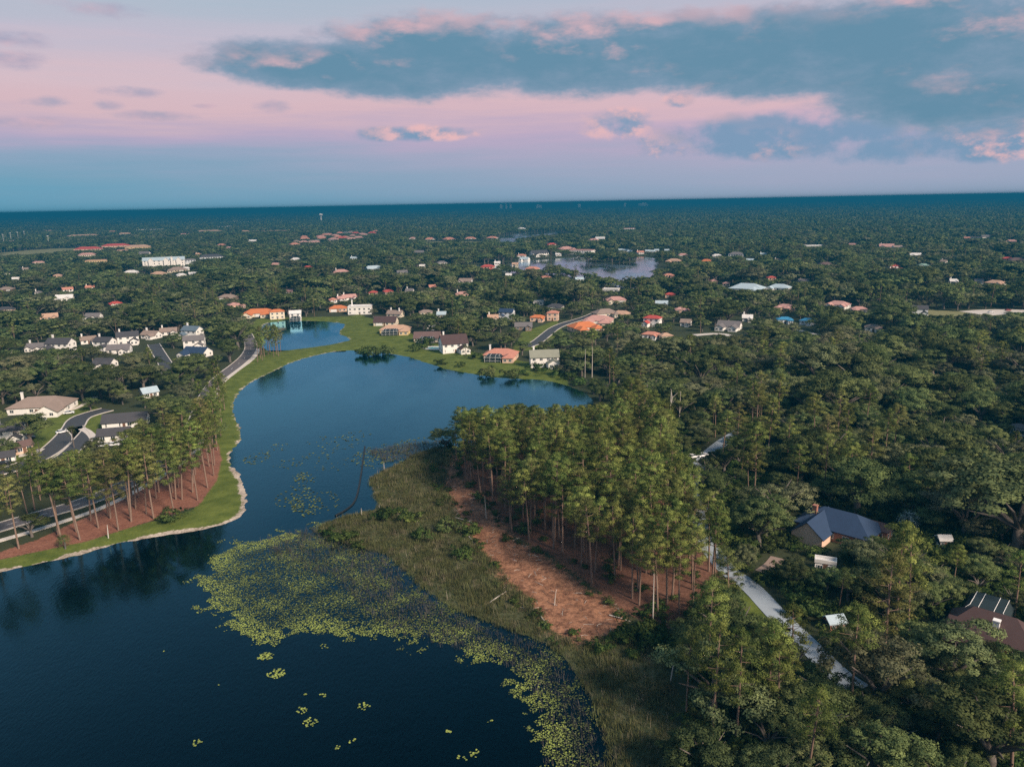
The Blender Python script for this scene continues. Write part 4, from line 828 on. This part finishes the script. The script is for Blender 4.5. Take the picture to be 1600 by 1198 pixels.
VA = np.array([(*G(a, b_, 0), .2, 7.0) for a, b_ in ((735,638),(770,634),(805,630),(840,632),(872,634),(900,634),(922,631))]); ok_, H2 = trim(TX, TY, TH_, rad, np.full(len(TX), 6.0)); TH_ = np.where(H2 < TH_ - .01, np.maximum(H2 - rng.uniform(0, 3.4, len(TX)) * (rng.random(len(TX)) < .75), 6), H2); keep &= ok_; keep &= ~np.any([((TX - fx_) ** 2 + (TY - fy_) ** 2 < (fr * .8) ** 2) for fx_, fy_, fr in FOOT], axis=0)
for line, hw in OPEN:
    for i in range(len(line) - 1):
        m2 = (np.array(line[i]) + np.array(line[i+1])) / 2; keep &= ~(((TX - m2[0]) ** 2 + (TY - m2[1]) ** 2) < (hw + 1.0) ** 2)
TX, TY, TH_, TT = TX[keep], TY[keep], TH_[keep], TT[keep]; TZ = hgt(TX, TY)
# projected size in the photograph
Vc = np.stack([TX, TY, TZ + TH_ * .6 - CAM_H], 1) @ np.array(RM); pxx = 800 + FPX * Vc[:, 0] / -Vc[:, 2]; pyy = 599 - FPX * Vc[:, 1] / -Vc[:, 2]
size = np.where((pxx > -30) & (pxx < 1630) & (pyy > 300) & (pyy < 1215), TH_ / np.hypot(np.hypot(TX, TY), CAM_H), 0)
MARKS = [(880,830,'in the dense grove beside the bare red clearing'),(760,740,'at the lake end of the grove'),(1010,900,'at the near right corner of the grove'),(820,690,'at the lakeside corner of the grove'),(905,680,'along the back of the grove'),(985,710,'at the back right of the grove'),(1045,760,'on the roadside edge of the grove'),(850,750,'in the left heart of the grove'),(945,770,'in the centre of the grove'),(1020,830,'in the right heart of the grove'),(100,800,'on the red mulch at the left edge of the lake bank'),(270,760,'on the red mulch near the sandy point'),
  (170,740,'behind the grey road on the left'),(335,660,'beside the path along the lawn'),(430,555,'in the clump by the small pond'),(1150,1100,'at the bottom edge right of the marsh'),(1130,960,'between the marsh and the pale road'),(1300,1130,'near the bottom right of the picture'),(1480,1120,'in the bottom right corner'),
  (1400,930,'beside the maroon roofed house'),(1570,860,'at the right edge above the maroon roofed house'),(1400,870,'in front of the navy roofed house'),(1250,850,'left of the navy roofed house'),(1220,720,'in the tall stand behind the navy roofed house'),(1450,720,'in the right woods behind the small shed'),(1180,780,'right of the grove across the wooded road'),
  (1050,640,'by the dead trunks behind the grove'),(1300,640,'in the middle of the right woods'),(60,620,'around the large taupe roofed house'),(1500,620,'at the right edge of the woods'),(1130,600,'in the woods beyond the grove'),(900,600,'at the right end of the lake'),(970,600,'in the stand beyond the right end of the lake'),(1040,590,'in the woods left of the dead trunks'),(1230,600,'in the far middle of the right woods'),(1560,700,'at the right edge level with the grove'),(1440,640,'in the deep right woods'),(260,620,'behind the lakeside road'),(150,600,'above the court on the left')]
MK = np.array([(a, b_) for a, b_, _ in MARKS], float)
ORD = ['first', 'second', 'third', 'fourth', 'fifth', 'sixth', 'seventh', 'eighth', 'ninth', 'tenth', 'eleventh', 'twelfth', 'thirteenth', 'fourteenth', 'fifteenth', 'sixteenth', 'seventeenth', 'eighteenth', 'nineteenth', 'twentieth', 'twenty first', 'twenty second', 'twenty third', 'twenty fourth', 'twenty fifth', 'twenty sixth']
def individuals(typ, shapes, name, unit, base_label, cat, n_max=300):
    ids = np.where((TT == typ) & (size > 0))[0]; ids = ids[np.argsort(-size[ids])][:n_max]
    where = {}; fardist = {}
    for i in ids:
        P_ = (TX[i:i+1], TY[i:i+1])
        if typ == 0 and sdist(GROVE, *P_)[0] > 0 and sdist(STRAW, *P_)[0] > -5.5: mk = 'in the front row along the red clearing'
        elif typ == 0 and sdist(GROVE, *P_)[0] > 0 and sdist(STRAW, *P_)[0] > -11: mk = 'behind the front row at the clearing'
        elif typ == 0 and sdist(MULCH, *P_)[0] > 0: mk = 'on the red mulch ' + ('near the sandy point' if pxx[i] > 215 else 'at the left lake bank')
        else:
            mk = MARKS[int(np.argmin((MK[:, 0] - pxx[i]) ** 2 + (MK[:, 1] - pyy[i]) ** 2))][2]
            if typ == 1 and 'mulch' in mk: mk = 'across the road from the lakeside pines'
            if typ == 0 and 'mulch' in mk: mk = 'behind the grey road on the left'
            if ('of the grove' in mk or 'dense grove' in mk) and 'right of the grove' not in mk and (typ == 1 or sdist(GROVE, *P_)[0] < 0): mk = 'standing close to the pine grove'
        where.setdefault(mk, []).append(i)
    for mk in list(where):
        if len(where[mk]) > 26:
            lst = sorted(where.pop(mk), key=lambda i: TY[i]); nb = -(-len(lst) // 26)
            for q, part_ in enumerate(np.array_split(np.array(lst), nb)): where[mk + (', nearer rows' if q == 0 else ', farther rows' if q == nb - 1 else ', middle rows')] = list(part_)
    for mk, lst in where.items():
        lst.sort(key=lambda i: pxx[i])
        for q, i in enumerate(lst):
            lab = f'{base_label} {mk}' + ('' if len(lst) == 1 or len(lst) > 26 or len((base_label + ' ' + mk).split()) > 12 else f', {ORD[q]} from left'); cm, tm = shapes[rng.integers(len(shapes))]
            s = TH_[i] / unit; wdt = s * rng.uniform(.95, 1.18) * (1.28 if typ == 1 else .95 + .1 * rng.random())
            o = empty(name, (TX[i], TY[i], TZ[i]), rng.uniform(0, 6.28), lab, cat, f'{cat}s {mk}'); o.scale = (wdt, wdt, s); o.rotation_euler = (rng.normal(0, .035), rng.normal(0, .035), rng.uniform(0, 6.28))
            link('crown', cm, o); link('trunk', tm, o)
    used = np.zeros(len(TX), bool); used[ids] = True; return used
u0 = individuals(0, PINES, 'pine_tree', 20.0, 'slender pine', 'pine tree'); u1 = individuals(1, OAKS, 'oak_tree', 10.0, 'rounded oak', 'oak tree')
dist = np.hypot(TX, TY)
def bulk(sel, coll, name, unit, label, cat, wide=1.0):
    if sel.sum() == 0: return
    s = TH_[sel] / unit; wd = s * rng.uniform(.9, 1.2, sel.sum()) * wide
    scatter(name, np.stack([TX[sel], TY[sel], TZ[sel]], 1), np.stack([wd, wd, s], 1), rng.uniform(0, 6.28, sel.sum()), coll, label, cat)
bulk((TT == 0) & ~u0 & (dist < 520), COL['pine_a'], 'pine_wood', 20, 'the many further pines of the groves, too many to count', 'pine wood')
bulk((TT == 1) & ~u1 & (dist < 520), COL['oak_a'], 'oak_wood', 10, 'dense oak woods of the nearer ground', 'woods', 1.28)
bulk((TT == 0) & ~u0 & (dist >= 520), COL['pine_b'], 'middle_pine_wood', 20, 'scattered pines among the middle distance woods', 'pine wood')
bulk((TT == 1) & ~u1 & (dist >= 520), COL['oak_b'], 'middle_oak_wood', 10, 'rounded oak canopy of the middle distance', 'woods', 1.34)
def far_belt(r0, r1, s, coll, name, label, sc0, sc1):
    X, Y = jgrid(-r1 * .75, r1 * .75, r0 * .7, r1, s); R_ = np.hypot(X, Y); k = inview(X, Y, 41) & (R_ >= r0) & (R_ < r1); X, Y = X[k], Y[k]
    if r0 < 3000: 
        k = ~np.any([((X - a) ** 2 + (Y - b_) ** 2 < (c + 2) ** 2) for a, b_, c in FOOT], axis=0); k &= land_sd(X, Y) > 4
        for P in (FIELD, FIELD3): k &= sdist(P, X, Y) < 0
        X, Y = X[k], Y[k]
    sc_ = rng.uniform(sc0, sc1, len(X)); hts = sc_ * 10 * (.8 + .4 * swell(X * .6, Y * .3))
    if r0 < 6000: ok, h2 = trim(X, Y, hts, np.full(len(X), s * .4), np.full(len(X), 2.5)); X, Y, sc_, h2 = X[ok], Y[ok], sc_[ok], h2[ok]
    else: h2 = hts
    scatter(name, np.stack([X, Y, np.full(len(X), 1.0)], 1), np.stack([sc_ * 1.15, sc_ * 1.15, h2 / 10], 1), rng.uniform(0, 6.28, len(X)), coll, label, 'woods')
VA = np.array(VIS)
far_belt(1350, 2600, 12.0, COL['oak_c'], 'far_oak_wood', 'continuous tree canopy between the far houses', .85, 1.75)
far_belt(2600, 5200, 23, pc, 'distant_wood', 'distant blue green tree canopy', .75, 1.25)
far_belt(5200, 15000, 62, pc2, 'horizon_wood', 'dark blue wooded band below the horizon', .8, 1.35)

# ------------------------------------------------------------------ undergrowth, marsh grass, reeds, lily pads
def tuft(i, nb, h, spread, wid, m_, name):
    r = np.random.default_rng(900 + i); v, f, tn = [], [], []
    for k in range(nb):
        a = r.uniform(0, 6.28); b0 = r.normal(0, spread * .35, 2); L = h * r.uniform(.6, 1.2); lean = r.uniform(.1, .5) * h; c, s = math.cos(a), math.sin(a); n = len(v)
        v += [(b0[0] - s * wid, b0[1] + c * wid, -.1), (b0[0] + s * wid, b0[1] - c * wid, -.1), (b0[0] + c * lean, b0[1] + s * lean, L)]; f.append((n, n + 1, n + 2)); tn += [r.uniform(.1, .6)] * 2 + [r.uniform(.4, 1)]
    me = mesh(name, v, f, [m_]); at = me.attributes.new('tint', 'FLOAT', 'POINT'); at.data.foreach_set('value', np.array(tn, 'f4')); return me
def coll_of(name, meshes):
    c_ = bpy.data.collections.new(name)
    for i, m_ in enumerate(meshes): c_.objects.link(bpy.data.objects.new(f'{name}_{i}', m_))
    return c_
M_MARSH = foliage('marsh_blades', (.04, .055, .02), (.165, .17, .075), (.30, .25, .18), .2, .09)
M_REED = foliage('reed_blades', (.045, .043, .04), (.12, .11, .10), (.20, .18, .16), .1)
cm_ = coll_of('marsh_tuft', [tuft(i, 34, .9, 1.4, .05, M_MARSH, 'marsh_tuft') for i in range(5)]); cr_ = coll_of('reed_tuft', [tuft(20 + i, 12, 1.1, 1.6, .03, M_REED, 'reed_tuft') for i in range(4)])
def patchy(X, Y, s, lo): return (np.sin(X / s + 1.7 * np.sin(Y / s * .7)) + np.sin(Y / s * 1.3 + X / s * .4)) > lo
X, Y = jgrid(-80, 60, 100, 300, .95); k = (sdist(MARSH, X, Y) > -.5) & (land_sd(X, Y) > -.6); X, Y = X[k], Y[k]; s = rng.uniform(.5, 1.3, len(X)) * (.65 + .75 * (.5 + .25 * (np.sin(X * .5 + 1.6 * np.sin(Y * .27)) + np.sin(Y * .4 + 1.8 * np.sin(X * .31)))))
scatter('marsh_grass', np.stack([X, Y, hgt(X, Y)], 1), np.stack([s, s, s * rng.uniform(.6, 1.3, len(X))], 1), rng.uniform(0, 6.28, len(X)), cm_, 'rough marsh grass between the lily mat and the red clearing', 'marsh grass')
X, Y = jgrid(-110, 40, 90, 260, 1.25); sl_ = sdist(LILY, X, Y); k = (sl_ > 2) & (land_sd(X, Y) < .3) & (land_sd(X, Y) > -16) & (rng.random(len(X)) < .8); X, Y = X[k], Y[k]
XR, YR = jgrid(-70, 0, 240, 300, 1.1); k = (sdist(poly([(572,705),(640,692),(690,690),(690,702),(640,718),(600,722)], 0), XR, YR) > 0); X, Y = np.concatenate([X, XR[k]]), np.concatenate([Y, YR[k]]); s = rng.uniform(.7, 1.4, len(X))
scatter('reeds', np.stack([X, Y, np.full(len(X), -.05)], 1), np.stack([s, s, s], 1), rng.uniform(0, 6.28, len(X)), cr_, 'thin grey reeds standing in the shallow lily water', 'reeds')
# lily pads: small notched discs
mlp = bpy.data.materials.new('lily_pad'); mlp.use_nodes = True; t = NT(mlp.node_tree); bs = mlp.node_tree.nodes['Principled BSDF']; at = t.node('ShaderNodeAttribute', attribute_name='tint')
t.put(bs.inputs['Base Color'], t.ramp(at.outputs['Fac'], [(0, (.022, .030, .014)), (.45, (.08, .102, .030)), (1, (.28, .34, .078))])); bs.inputs['Roughness'].default_value = .55; bs.inputs['Specular IOR Level'].default_value = .25
def pads(X, Y, R_, T_, name):
    n = len(X); k = 7; a = np.linspace(.25, 2 * math.pi - .25, k); ro = rng.uniform(0, 6.28, n)[:, None]; tl = rng.normal(0, .10, (n, 2))
    px_ = X[:, None] + np.cos(a + ro) * R_[:, None]; py_ = Y[:, None] + np.sin(a + ro) * R_[:, None]
    pz = .035 + np.abs(rng.normal(0, .05, n))[:, None] + np.cos(a + ro) * R_[:, None] * tl[:, :1] + np.sin(a + ro) * R_[:, None] * tl[:, 1:]
    c = np.stack([X, Y, np.full(n, .03)], 1)[:, None]; v = np.concatenate([c, np.stack([px_, py_, np.maximum(pz, .012)], -1)], 1).reshape(-1, 3)
    f = (np.arange(n)[:, None] * (k + 1) + np.arange(k + 1)[None]).tolist(); me = bpy.data.meshes.new(name); me.from_pydata(v.tolist(), [], f); me.materials.append(mlp)
    at = me.attributes.new('tint', 'FLOAT', 'POINT'); at.data.foreach_set('value', np.repeat(T_, k + 1).astype('f4')); return me
X, Y = jgrid(-115, 40, 90, 265, .34); sl_ = sdist(LILY, X, Y); ls = land_sd(X, Y)
f1 = .5 + .25 * (np.sin(X * .42 + 2 * np.sin(Y * .21)) + np.sin(Y * .55 + 1.4 * np.sin(X * .33))) ; edge = np.clip(1 - np.abs(sl_ - 2.5) / 7, 0, 1) * (ls < -6)
left_ = np.clip((G(640, 950, 0)[0] - X) / 25, 0, 1); dens = np.clip(.30 + .62 * f1 + .38 * edge + .18 * left_, 0, 1); f2 = .5 + .25 * (np.sin(X * 1.3 + 2.2 * np.sin(Y * .8)) + np.sin(Y * 1.6 + 1.7 * np.sin(X * 1.1))); dens = dens * np.clip(.5 + 1.0 * f2, 0, 1) * np.clip((sl_ + (f1 - .5) * 6 + (f2 - .5) * 5) / 2.5, 0, 1); k = (ls < .2) & (rng.random(len(X)) < dens); X, Y, f1, edge, left_ = X[k], Y[k], f1[k], edge[k], left_[k]
T_ = np.clip(.14 + .36 * f1 + .46 * edge + .10 * left_ + rng.normal(0, .17, len(X)), 0, 1)
o = link('lily_pads', pads(X, Y, rng.uniform(.08, .22, len(X)), T_, 'lily_pads')); tag(o, 'yellow green mat of lily pads spreading over the near lake', 'lily pads', kind='stuff')
# loose groups of pads out on the water
PATCH = [(432,1052,4.0,60,.95,'bright dense raft of lily pads alone below the mat'),(415,1025,3.6,60,.8,'dense lily raft just off the tip of the mat'),(470,1110,2.6,16,1,'scattered pad group left of three in open water'),(485,1128,3.0,26,1,'longer pad group at lower left in open water'),(503,1086,1.8,9,1,'small pad group above the longer one'),(569,1103,2.6,16,1,'upright pad group alone in the open water'),
  (309,1160,2.2,9,1,'short string of pads far left at the bottom'),(478,1085,1.2,4,1,'few pads left of the small group'),(526,1166,1.5,5,1,'four pads near the bottom edge'),(551,1158,1.5,6,1,'tiny pad group right of the four pads'),(699,1144,1.4,4,1,'few pads in the right of the open water'),(742,1176,2.6,12,.9,'loose pad group near the bottom edge at right'),
  (722,1184,2.0,6,.95,'thin pad group left of the loose bottom one'),(766,1128,1.6,4,.95,'few pads near the right mat edge'),(257,1016,.8,2,1,'single pale pad far out on the left water'),(343,1069,.6,1,1,'lone small pad below the left mat'),(508,1009,2.6,9,.85,'short row of pads under the mat edge')]
PADS = [pads(np.zeros(1), np.zeros(1), np.array([.29]), np.array([tt]), 'pad') for tt in (.8, .88, .95, 1.0)]
for a, b_, r_, n_, tt, lab in PATCH:
    r_ *= .45; x, y = G(a, b_, 0); o = empty('lily_patch', (x, y, 0), 0, lab, 'lily pads', 'pad groups on open water')
    for q in range(n_):
        th, rr = rng.uniform(0, 6.28), r_ * math.sqrt(rng.random()); p = link('pad', PADS[rng.integers(4)], o, (math.cos(th) * rr, math.sin(th) * rr * .9, rng.uniform(0, .03))); sz = rng.uniform(.45, .9); p.scale = (sz, sz, 1); p.rotation_euler = (0, 0, rng.uniform(0, 6.28))
X, Y = [], []
for a, b_, r_, n_ in [(402,716,4,60),(460,777,5,90),(470,745,3,40),(495,785,6,80),(478,795,4,50),(430,700,4,25),(500,710,5,30),(540,690,6,40),(555,680,5,30),(520,725,5,25),(450,725,4,25),(475,755,4,30),(505,690,5,20),(600,712,9,160),(630,704,8,140),(585,715,6,80),(650,698,8,120)]:
    x, y = G(a, b_, 0); th = rng.uniform(0, 6.28, n_); rr = r_ * np.sqrt(rng.random(n_)) ; X += list(x + np.cos(th) * rr * 1.3); Y += list(y + np.sin(th) * rr * 1.6)
X, Y = np.array(X), np.array(Y); o = link('floating_weed', pads(X, Y, rng.uniform(.15, .45, len(X)), np.clip(rng.normal(.5, .12, len(X)), 0, 1), 'floating_weed')); tag(o, 'sparse olive weed patches floating on the middle lake', 'water weed', kind='stuff')
# bushes
def shrub(i):
    r = np.random.default_rng(500 + i); cs = r.normal(0, 1, (16, 3)) * np.array([.8, .8, .35]) + np.array([0, 0, .9]); return leafmesh('foliage', *puffs(cs, r.uniform(.5, .8, 16), 40, np.array([0, 0, .4]), np.array([1.8, 1.8, 1.2]), r), .34, r, M_SHRUB, .6)
SHR = [shrub(i) for i in range(4)]; stem = MB()
for k in range(4): stem.tube([(0, 0, -.3), (.35 * math.cos(k * 1.6), .35 * math.sin(k * 1.6), .9)], [.07, .03], 4)
stem_me = mesh('stem', stem.v, stem.f, [M_OBARK])
def bush(px, py, s, label, group=None, sz=1.0):
    x, y = G(px, py); o = empty('bush', (x, y, max(hz(x, y), 0)), rng.uniform(0, 6), label, 'bush', group); o.scale = (s, s, s * sz); link('foliage', SHR[rng.integers(4)], o); link('stem', stem_me, o)
bush(270,811,2.3,'dark low bush on the mulch near the sandy point',None,.8); bush(1148,806,4.6,'dark rounded shrub by the sandy driveway',None,.7)
for a in np.linspace(568, 606, 6): bush(a, 552 + rng.uniform(-3, 1), rng.uniform(2.6, 3.6), 'dark bush in the shoreline clump of the lawn', 'dark shoreline bushes')
for a, b_ in [(648,548),(660,545),(668,540),(740,560),(720,572),(690,568),(760,585),(800,588),(820,585),(840,580),(870,586),(890,592),(905,600)]: bush(a, b_, rng.uniform(1.6, 3.2), 'green bush along the far lake shore by the houses', 'bushes of the far shore')
for a, b_ in [(515,832),(528,840),(545,838),(600,812),(625,800),(640,815),(560,850),(690,790),(700,830),(660,840),(980,1000),(1000,990),(1020,1010),(990,1025),(1015,985),(720,870),(735,835),(940,1015)]: bush(a, b_, rng.uniform(1.1, 2.2), 'bright green bush in the marsh below the clearing', 'green marsh bushes')
us = coll_of('under_bush', SHR); X, Y = jgrid(-60, 330, 70, 330, 4.2); k = inview(X, Y, 44) & (land_sd(X, Y) > 2) & ~(sdist(STRAW, X, Y) > -2) & ~(sdist(MARSH, X, Y) > -1) & (X > G(700, 715)[0] - 2); X, Y = X[k], Y[k]
g_ = sdist(GROVE, X, Y) > 0; k = ~g_ | (rng.random(len(X)) < .22); k &= ~blocked(X, Y, 1) | g_; X, Y = X[k], Y[k]; s = rng.uniform(.8, 2.1, len(X)) * np.where(sdist(GROVE, X, Y) > 0, .7, 1)
scatter('undergrowth', np.stack([X, Y, hgt(X, Y)], 1), np.stack([s, s, s], 1), rng.uniform(0, 6.28, len(X)), us, 'dark green undergrowth below the near trees', 'undergrowth')
# palms
def palm(px, py, h_, s, label, mf=None):
    x, y = G(px, py); o = empty('palm_tree', (x, y, hz(x, y)), 0, label, 'palm tree'); b = MB(); b.tube([(0,0,-.4),(.05,0,h_*.5),(0,0,h_)], [.24,.19,.17], 7); b.build('trunk', M_OBARK, o)
    r = np.random.default_rng(int(px)); cs, ns, ts = [], [], []
    for k in range(46):
        a = r.uniform(0, 6.28); el = r.uniform(-.5, 1.3); d = np.array([math.cos(a) * math.cos(el), math.sin(a) * math.cos(el), math.sin(el)]); 
        for q in np.linspace(.35, 1.0, 22):
            p = np.array([0, 0, h_]) + d * s * q + np.array([0, 0, -.45 * s * q * q]); p += r.normal(0, .10 + .12 * q, 3); cs.append(p); nn = d * .5 + np.array([0, 0, .8]); ns.append(nn / np.linalg.norm(nn)); ts.append(np.clip(.6 + r.normal(0, .2), 0, 1))
    link('fronds', leafmesh('fronds', np.array(cs), np.array(ns), np.array(ts), .34, r, mf or M_SHRUB, .3), o)
palm(102,855,3.2,1.9,'round headed palm on the red mulch near the lake'); palm(116,700,7.5,2.4,'tall palm on the grass island of the court'); palm(62,708,4.5,2.2,'low palm left of the court lane'); palm(728,557,6,2.6,'pale palm on the lawn right of the steep brown roof'); palm(782,523,8,3.2,'feathery palm between the cul-de-sac houses')
palm(1418,832,4.5,3.0,'silvery blue palm behind the oak by the navy house',foliage('silver_fronds',(.20,.26,.27),(.42,.50,.50),(.4,.48,.5)))
# dead trunks and logs
def snag(px, py, h_, label, lean=0., r0=.16, br=0):
    x, y = G(px, py); o = empty('dead_trunk', (x, y, hz(x, y)), 0, label, 'dead tree'); b = MB(); b.tube([(0,0,-.4),(lean*.5,0,h_*.5),(lean,0,h_)], [r0,r0*.8,r0*.35], 6); b.build('trunk', M_DEAD, o); r = random.Random(int(px))
    for k in range(br):
        z = h_ * r.uniform(.35, .95); a = r.uniform(0, 6.28); L = h_ * r.uniform(.15, .38); b = MB(); p1 = (lean*z/h_+math.cos(a)*L*.6, math.sin(a)*L*.6, z+L*.5); b.tube([(lean*z/h_,0,z), p1, (p1[0]+math.cos(a+.5)*L*.4, p1[1]+math.sin(a+.5)*L*.4, p1[2]+L*.6)], [r0*.55,r0*.35,r0*.12], 4)
        b.tube([p1, (p1[0]+math.cos(a-.8)*L*.45, p1[1]+math.sin(a-.8)*L*.45, p1[2]+L*.35)], [r0*.3,r0*.1], 4); b.build('branch', M_DEAD, o)
for q in [(914,590,15,'bare pale pole at the lake end, left of two',.2,.22,0),(925,592,17,'bare pale pole at the lake end, right of two',.2,.22,0),(1046,670,16,'thick broken dead trunk behind the grove',.3,.3,2),(1061,664,14,'thin dead trunk right of the thick broken one',.2,.2,0),(1012,676,13,'thin dead trunk left of the thick broken one',0,.2,0),
          (760,811,7,'white snag at the edge of the clearing',-.3,.16,0),(1047,1066,7,'pale leaning pole in the shrubs right of the marsh',1.0,.13,0),(1236,1074,8,'bare branching dead tree beside the pale road',-.5,.28,9),(1094,1196,5,'bleached stub at the bottom edge',.3,.2,2),(866,945,3.5,'short broken stub on the red clearing',.4,.13,1),(593,800,3,'short white stub in the shallows, right',0,.11,0),(565,803,2.5,'short white stub in the shallows, left',0,.11,0),(600,728,2.6,'white stub among the reeds',0,.12,0),(169,838,4,'broken pine stump trunk on the mulch',.2,.18,0),(1020,975,12,'pale straight dead trunk at the grove corner',0,.17,0)]: snag(*q)
for i, (a, b_, c, d_, lab) in enumerate([(712,810,745,820,'long pale fallen log across the clearing edge'),(765,940,793,922,'thin fallen trunk in the marsh grass'),(952,962,985,972,'crossed pale log at the clearing corner'),(845,962,856,978,'short curved dead branch beside the clearing'),(730,836,742,852,'grey fallen branch in the marsh by the clearing')]):
    p, q = G(a, b_), G(c, d_); b = MB(); zz = hz(*p) + .25; b.tube([(0,0,0), ((q[0]-p[0])*.5, (q[1]-p[1])*.5, .12), (q[0]-p[0], q[1]-p[1], 0)], [.17,.13,.05], 6)
    b.tube([((q[0]-p[0])*.6, (q[1]-p[1])*.6, .1), ((q[0]-p[0])*.7+.8, (q[1]-p[1])*.7+.5, .5)], [.07,.02], 4); o = b.build('fallen_log', M_DEAD); o.location = (*p, zz); tag(o, lab, 'log')
# pale stalks in the marsh and broken branches strewn over the clearing: each one a single thing of many
cst = coll_of('stalk', [tuft(40 + i, 5, 2.0, 1.0, .035, foliage('dry_stalk%d' % i, (.22, .19, .14), (.42, .37, .29), (.4, .35, .28), .1), 'stalk') for i in range(3)])
X, Y = jgrid(-80, 60, 100, 300, 3.4); k = (sdist(MARSH, X, Y) > 0) & (land_sd(X, Y) > .3) & (rng.random(len(X)) < .55); X, Y = X[k], Y[k]; s_ = rng.uniform(.5, 1.2, len(X))
scatter('dry_stalks', np.stack([X, Y, hgt(X, Y)], 1), np.stack([s_, s_, s_], 1), rng.uniform(0, 6.28, len(X)), cst, 'pale dry stalks standing in the marsh grass', 'dry stalks')
def twig(i):
    b = MB(); r = random.Random(i); L = r.uniform(.7, 1.8); b.tube([(-L, 0, .06), (0, r.uniform(-.2, .2), .16), (L, 0, .05)], [.06, .05, .02], 4); b.tube([(0, 0, .14), (L * .5, r.choice([-.6, .6]), .3)], [.035, .012], 3); return mesh('twig', b.v, b.f, [M_DEAD if i % 2 else M_BARK])
ct_ = coll_of('twig', [twig(i) for i in range(6)]); X, Y = jgrid(-60, 60, 130, 300, 2.0); k = (sdist(STRAW, X, Y) > -1.5) & (rng.random(len(X)) < .5); X, Y = X[k], Y[k]; s_ = rng.uniform(.35, 1.1, len(X))
scatter('branch_litter', np.stack([X, Y, hgt(X, Y)], 1), np.stack([s_, s_, s_], 1), rng.uniform(0, 6.28, len(X)), ct_, 'broken branches strewn over the bare red clearing', 'branch litter')
M_STRAW = foliage('straw_blades', (.13, .06, .035), (.40, .22, .13), (.34, .25, .16), .1, .2)
cs_ = coll_of('straw_tuft', [tuft(60 + i, 16, .30, 1.5, .035, M_STRAW, 'straw_tuft') for i in range(4)]); X, Y = jgrid(-60, 60, 130, 300, 1.0); k = (sdist(STRAW, X, Y) > -2.5) & (rng.random(len(X)) < .75); X, Y = X[k], Y[k]; s_ = rng.uniform(.5, 1.3, len(X))
scatter('pine_straw', np.stack([X, Y, hgt(X, Y)], 1), np.stack([s_, s_, s_], 1), rng.uniform(0, 6.28, len(X)), cs_, 'tousled reddish straw lying over the bare clearing', 'straw')
X, Y = jgrid(-60, 60, 130, 300, 3.1); q_ = sdist(STRAW, X, Y); k = (q_ > -3) & (q_ < 2.5) & (rng.random(len(X)) < .55); X, Y = X[k], Y[k]; s_ = rng.uniform(.3, .9, len(X))
scatter('clearing_weeds', np.stack([X, Y, hgt(X, Y)], 1), np.stack([s_, s_, s_], 1), rng.uniform(0, 6.28, len(X)), us, 'low green weeds creeping in from the edges of the clearing', 'weeds')
# floating boom
P = dense([G(a, b_, 0) for a, b_ in [(570,698),(566,730),(561,762),(555,785),(541,797),(524,806)]]); b = MB(); b.tube([(x, y, .12) for x, y in P], [.32] * len(P), 8); o = b.build('floating_boom', mat('black_rubber', (.012, .014, .016), .5, .2)); tag(o, 'long black floating barrier line bending through the middle lake', 'floating barrier')

# things alike in one group are told apart by their order across the picture
same = {}
for o in list(C.objects):
    if o.parent is None and o.get('group') and o.get('label'): same.setdefault(o['label'], []).append(o)
for lab, lst in same.items():
    if 1 < len(lst) <= 26 and len(lab.split()) <= 12:
        for q, o in enumerate(sorted(lst, key=lambda o: o.location.x / o.location.y)): o['label'] = f'{lab}, {ORD[q]} from left'
# ------------------------------------------------------------------ haze
hm = bpy.data.materials.new('haze'); hm.use_nodes = True; nt = hm.node_tree; nt.nodes.clear(); pv = nt.nodes.new('ShaderNodeVolumePrincipled'); om = nt.nodes.new('ShaderNodeOutputMaterial'); nt.links.new(pv.outputs[0], om.inputs['Volume'])
pv.inputs['Color'].default_value = (.012, .165, .30, 1); pv.inputs['Density'].default_value = 2.9e-4; pv.inputs['Anisotropy'].default_value = 0.0
b = MB(); b.box(-70000, 70000, -4000, 80000, -4, 95); o = b.build('haze', hm); tag(o, 'thin bluish evening haze over the whole land', 'haze', kind='stuff')
print('TREES', len(TX), 'objects', len(bpy.data.objects))
